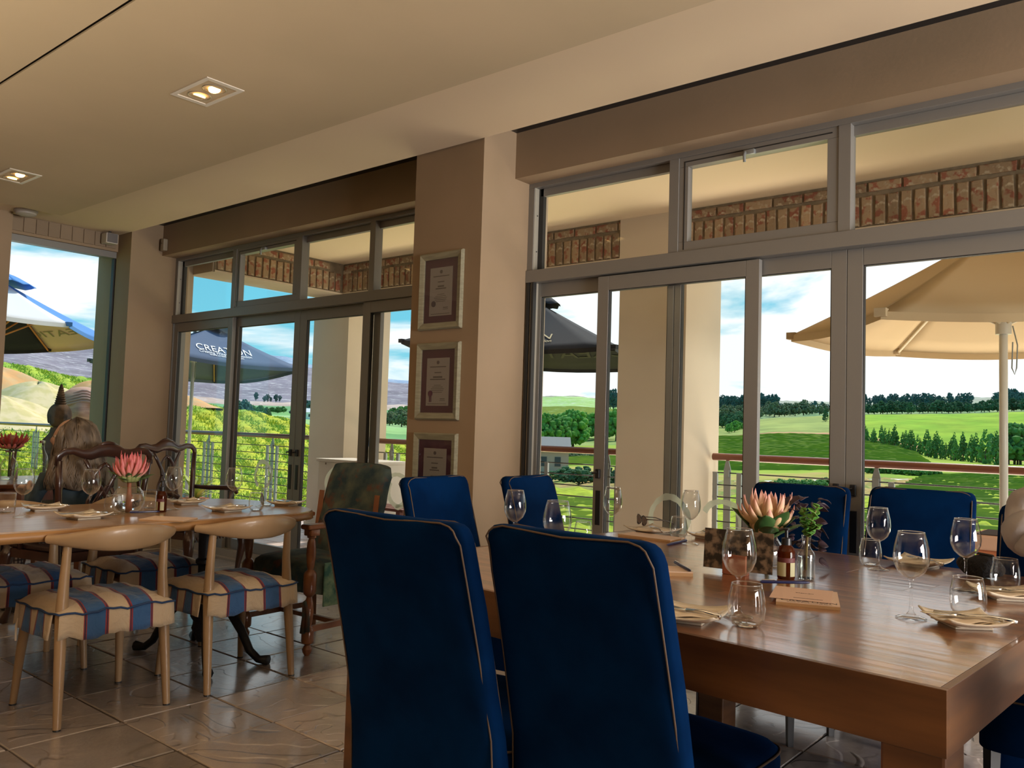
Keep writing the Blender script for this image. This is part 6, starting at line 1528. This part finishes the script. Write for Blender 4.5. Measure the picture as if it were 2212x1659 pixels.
def seated_woman():
    x, y = -5.17, 2.17
    t = empty('person', (x, y, 0), label='seated person with long wavy hair, blue-grey top and plaid trousers', cat='person')
    SH = mat('blue grey top', (.03, .055, .08), .85, c2=(.045, .075, .10), scale=20)
    PL = D.materials.new('plaid cloth'); PL.use_nodes = True; nt = PL.node_tree; N = nt.nodes; L = nt.links; b = N['Principled BSDF']; b.inputs['Roughness'].default_value = .9
    tc = N.new('ShaderNodeTexCoord'); 
    w1 = N.new('ShaderNodeTexWave'); w1.inputs['Scale'].default_value = 14; w1.bands_direction = 'Z'; w2 = N.new('ShaderNodeTexWave'); w2.inputs['Scale'].default_value = 14; w2.bands_direction = 'Y'
    for w in (w1, w2): L.new(tc.outputs['Object'], w.inputs['Vector'])
    mx = N.new('ShaderNodeMath'); mx.operation = 'MULTIPLY'; L.new(w1.outputs['Fac'], mx.inputs[0]); L.new(w2.outputs['Fac'], mx.inputs[1])
    r = N.new('ShaderNodeValToRGB'); L.new(mx.outputs[0], r.inputs[0]); r.color_ramp.elements[0].color = (.03, .02, .03, 1); r.color_ramp.elements[1].color = (.45, .38, .34, 1); L.new(r.outputs[0], b.inputs['Base Color'])
    # local: facing -X ; torso
    V = [(0, 0, .52, .12, .14), (.02, 0, .66, .09, .12), (.03, 0, .78, .095, .13), (.03, 0, .875, .08, .12), (.02, 0, .93, .045, .05), (.0, 0, .98, .038, .042),
         (.02, .135, .86, .045), (-.03, .17, .73, .038), (-.12, .17, .64, .034), (-.27, .12, .74, .028), (.02, -.135, .86, .045), (-.03, -.17, .73, .038), (-.12, -.17, .64, .034), (-.27, -.12, .74, .028)]
    E = [(0, 1), (1, 2), (2, 3), (3, 4), (4, 5), (3, 6), (6, 7), (7, 8), (8, 9), (3, 10), (10, 11), (11, 12), (12, 13)]
    skin_body('body', V, E, SH, t)
    V = [(0, 0, .54, .12, .15), (-.05, .09, .53, .085), (-.38, .12, .53, .07), (-.46, .12, .47, .06), (-.44, .12, .25, .055), (-.42, .12, .09, .05), (-.05, -.09, .53, .085), (-.38, -.12, .53, .07), (-.46, -.12, .47, .06), (-.44, -.12, .25, .055), (-.42, -.12, .09, .05)]
    E = [(0, 1), (1, 2), (2, 3), (3, 4), (4, 5), (0, 6), (6, 7), (7, 8), (8, 9), (9, 10)]
    skin_body('trousers', V, E, PL, t)
    for s in (-1, 1):
        MB().tube([(-.38, s*.12, .035), (-.46, s*.12, .04), (-.54, s*.12, .03), (-.60, s*.12, .025)], [.035, .042, .04, .025], 10, flat=.8).build('shoe', mat('dark shoe', (.02, .018, .016), .5), t, smooth=True)
        hand(t, (x-.27, y+s*.12, .765), (-1, -s*.4, .0), (0, 0, 1))
    hc = Vector((x-.005, y-.005, 1.062))
    face = R(-128)   # looks to the left of the picture, a little away
    head(t, hc, face, None, 1.0)
    HR = mat('wavy ash brown hair', (.075, .052, .035), .6, c2=(.20, .15, .105), scale=7, stretch=(2, 2, .5), detail=7, bump=.3, bscale=30)
    fx, fy = math.cos(face), math.sin(face)
    cap = MB(); n = 28; rows = 17
    for j in range(rows+1):
        q = j/rows; z = hc.z+.118-.40*q
        for i in range(n):
            a = face+R(66)+(2*PI-R(132))*i/(n-1)
            rr_ = .128*math.sqrt(max(0, 1-(1-min(1, q*3.1))**2))*(1+.42*min(1, max(0, (q-.3)/.5)))+.003
            wv = 1+.07*math.sin(9*a+z*30)+.05*math.sin(23*a-z*55)
            cap.v.append(Vector((hc.x-fx*.016+rr_*wv*math.cos(a), hc.y-fy*.016+rr_*wv*math.sin(a)*1.0, z+.01*math.sin(7*a))))
    for j in range(rows):
        for i in range(n-1): cap.f.append((j*n+i, j*n+i+1, (j+1)*n+i+1, (j+1)*n+i))
    cap.build('hair', HR, t, smooth=True, world=True, thick=.012)
    rr2 = random.Random(4)
    mb = MB()
    for i in range(170):
        a = face+R(60)+R(240)*rr2.random(); q0 = rr2.uniform(0, .25); pts = []
        for j in range(9):
            q = q0+j/8*(.95-q0); z = hc.z+.122-.42*q; rr_ = .132*math.sqrt(max(0, 1-(1-min(1, q*3.1))**2))*(1+.45*min(1, max(0, (q-.3)/.5)))+.004
            aa = a+.08*math.sin(j*1.3+i); pts.append((hc.x-fx*.016+rr_*math.cos(aa), hc.y-fy*.016+rr_*math.sin(aa), z+.004*math.sin(j*2.1+i)))
        mb.tube(pts, [.002, .006, .007, .0075, .007, .007, .006, .005, .002], 5)
    mb.build('hair_strands', HR, t, smooth=True, world=True)
seated_woman()
def leaning_person():
    x, y = -.055, 3.02
    t = empty('person', (x, y, 0), label='person in a pale rolled-up shirt sleeve at the right edge, elbow over the velvet chair', cat='person')
    SL = mat('pale taupe shirt', (.42, .385, .385), .9, c2=(.34, .31, .31), scale=3, bump=1, bscale=9); TR = mat('dark trousers', (.02, .02, .03), .8)
    # torso seated out of frame, upper arm reaching left over the chair
    V = [(.22, .10, .52, .14, .17), (.20, .10, .72, .12, .16), (.17, .08, .92, .12, .18), (.14, .06, 1.06, .08, .15), (.13, .05, 1.15, .05, .055),
         (-.02, .05, 1.085, .095), (-.19, .05, 1.055, .098), (-.345, .045, 1.01, .085), (-.40, .02, .965, .064), (-.33, -.06, .90, .055), (-.20, -.16, .85, .047),
         (.30, .24, 1.03, .07), (.32, .30, .85, .055), (.25, .18, .72, .045)]
    E = [(0, 1), (1, 2), (2, 3), (3, 4), (3, 5), (5, 6), (6, 7), (7, 8), (8, 9), (9, 10), (3, 11), (11, 12), (12, 13)]
    b_ = skin_body('body', V, E, SL, t, sub=3)
    tx = D.textures.new('folds', 'CLOUDS'); tx.noise_scale = .075; tx.noise_depth = 1; dm = b_.modifiers.new('d', 'DISPLACE'); dm.texture = tx; dm.strength = .035; dm.mid_level = .5
    MB().tube([(-.375, -.01, .945), (-.36, -.035, .925), (-.345, -.055, .91)], [.068, .072, .066], 16).build('rolled_cuff', SL, t, smooth=True)
    V = [(-.20, -.16, .85, .042), (-.10, -.22, .825, .036), (-.02, -.26, .80, .028)]
    skin_body('forearm', V, [(0, 1), (1, 2)], SKIN, t)
    hand(t, (x-.02, y-.26, .80), (.8, -.5, -.15), (0, 0, 1)); hand(t, (x+.25, y+.18, .72), (-.6, -.6, -.1), (0, 0, 1))
    V = [(.22, .10, .54, .14, .16), (.20, .0, .53, .09), (.02, -.28, .54, .075), (.0, -.34, .46, .065), (.02, -.30, .1, .05), (.34, .0, .53, .09), (.30, -.30, .54, .075), (.30, -.36, .46, .065), (.32, -.32, .1, .05)]
    skin_body('trousers', V, [(0, 1), (1, 2), (2, 3), (3, 4), (0, 5), (5, 6), (6, 7), (7, 8)], TR, t)
    for q in (.02, .32): MB().tube([(q, -.27, .04), (q, -.38, .04), (q, -.50, .028)], [.038, .042, .028], 10, flat=.8).build('shoe', MATS['dark shoe'], t, smooth=True)
    head(t, Vector((x+.12, y+.03, 1.30)), R(-120), None)
    MB().sphere((x+.135, y+.04, 1.335), .105, 20, 14, sc=(.98, .92, 1.02)).build('hair', mat('short dark hair', (.03, .02, .015), .7), t, smooth=True, world=True)
leaning_person()
def bag():
    p = onz(2118, 1247, ZR)
    t = empty('furry_bag', (p.x, p.y, ZR), R(-20), label='black furry bag lying at the far right edge of the big table', cat='bag')
    m = mat('black fur', (.008, .008, .010), .95, bump=.8, bscale=90)
    s = MB().sphere((0, 0, .036), .036, 22, 14, sc=(2.3, 1.3, 1.0))
    for v in s.v: v.z = max(v.z, .001); v += Vector((.004*math.sin(v.x*60), .004*math.sin(v.y*80+v.x*30), .004*math.sin(v.x*50+v.y*60) if v.z > .01 else 0))
    s.build('body', m, t, smooth=True); MB().tube([(-.06, 0, .05), (-.02, .0, .078), (.04, .0, .075), (.07, 0, .045)], .004, 8).build('strap', BLACK, t, smooth=True)
bag()
# ------------------------------------------------------------------ pieces that belong to a part become its sub-parts
def nest():
    rel = {'seat_piping': 'seat', 'seat_pad': 'seat_rail', 'gadroon': 'seat_rail', 'crest_carving': 'crest_rail', 'back_piping': 'backrest', 'front_piping': 'backrest', 'cord': 'seat_cover', 'tie': 'seat_cover', 'glide': 'leg', 'strut': 'rib', 'hem': 'canopy_panel', 'corner_pocket': 'canopy_panel',
           'printed_lines': 'paper', 'crest': 'paper', 'seal': 'paper', 'ribbon': 'paper', 'lock_plate': 'stile', 'thumb_latch': 'stile', 'screw': 'jamb_liner', 'lamp_ring': 'lamp', 'thick_base': 'bowl', 'rim': 'bowl', 'lens': 'rim', 'clip': 'barrel', 'label': 'glass_body', 'label_band': 'glass_body', 'pump_head': 'pump_collar', 'iris': 'eye', 'paint_chip': 'body', 'indicator': 'body', 'grille': 'body', 'clamp': 'post', 'window': 'wall', 'ledge': 'mortar', 'frosted_ring': 'pane', 'pull_cord': 'hub', 'hair_strands': 'hair', 'headband_ridge': 'face', 'lettering': 'top_sheet'}
    base = lambda o: o.name.split('.')[0]
    I = Matrix.Identity(4)
    for root in [o for o in SC.objects if o.parent is None and (o.get('label') or o.get('kind') == S)]:
        kids = list(root.children); cnt = {}
        for k in kids:
            b = base(k)
            if b not in rel or k.children: continue
            ps = [q for q in kids if base(q) == rel[b] and q.type == 'MESH' and q.matrix_basis == I and q.parent == root]
            if not ps: continue
            i = cnt.get(b, 0); cnt[b] = i+1; k.parent = ps[i % len(ps)]
nest()
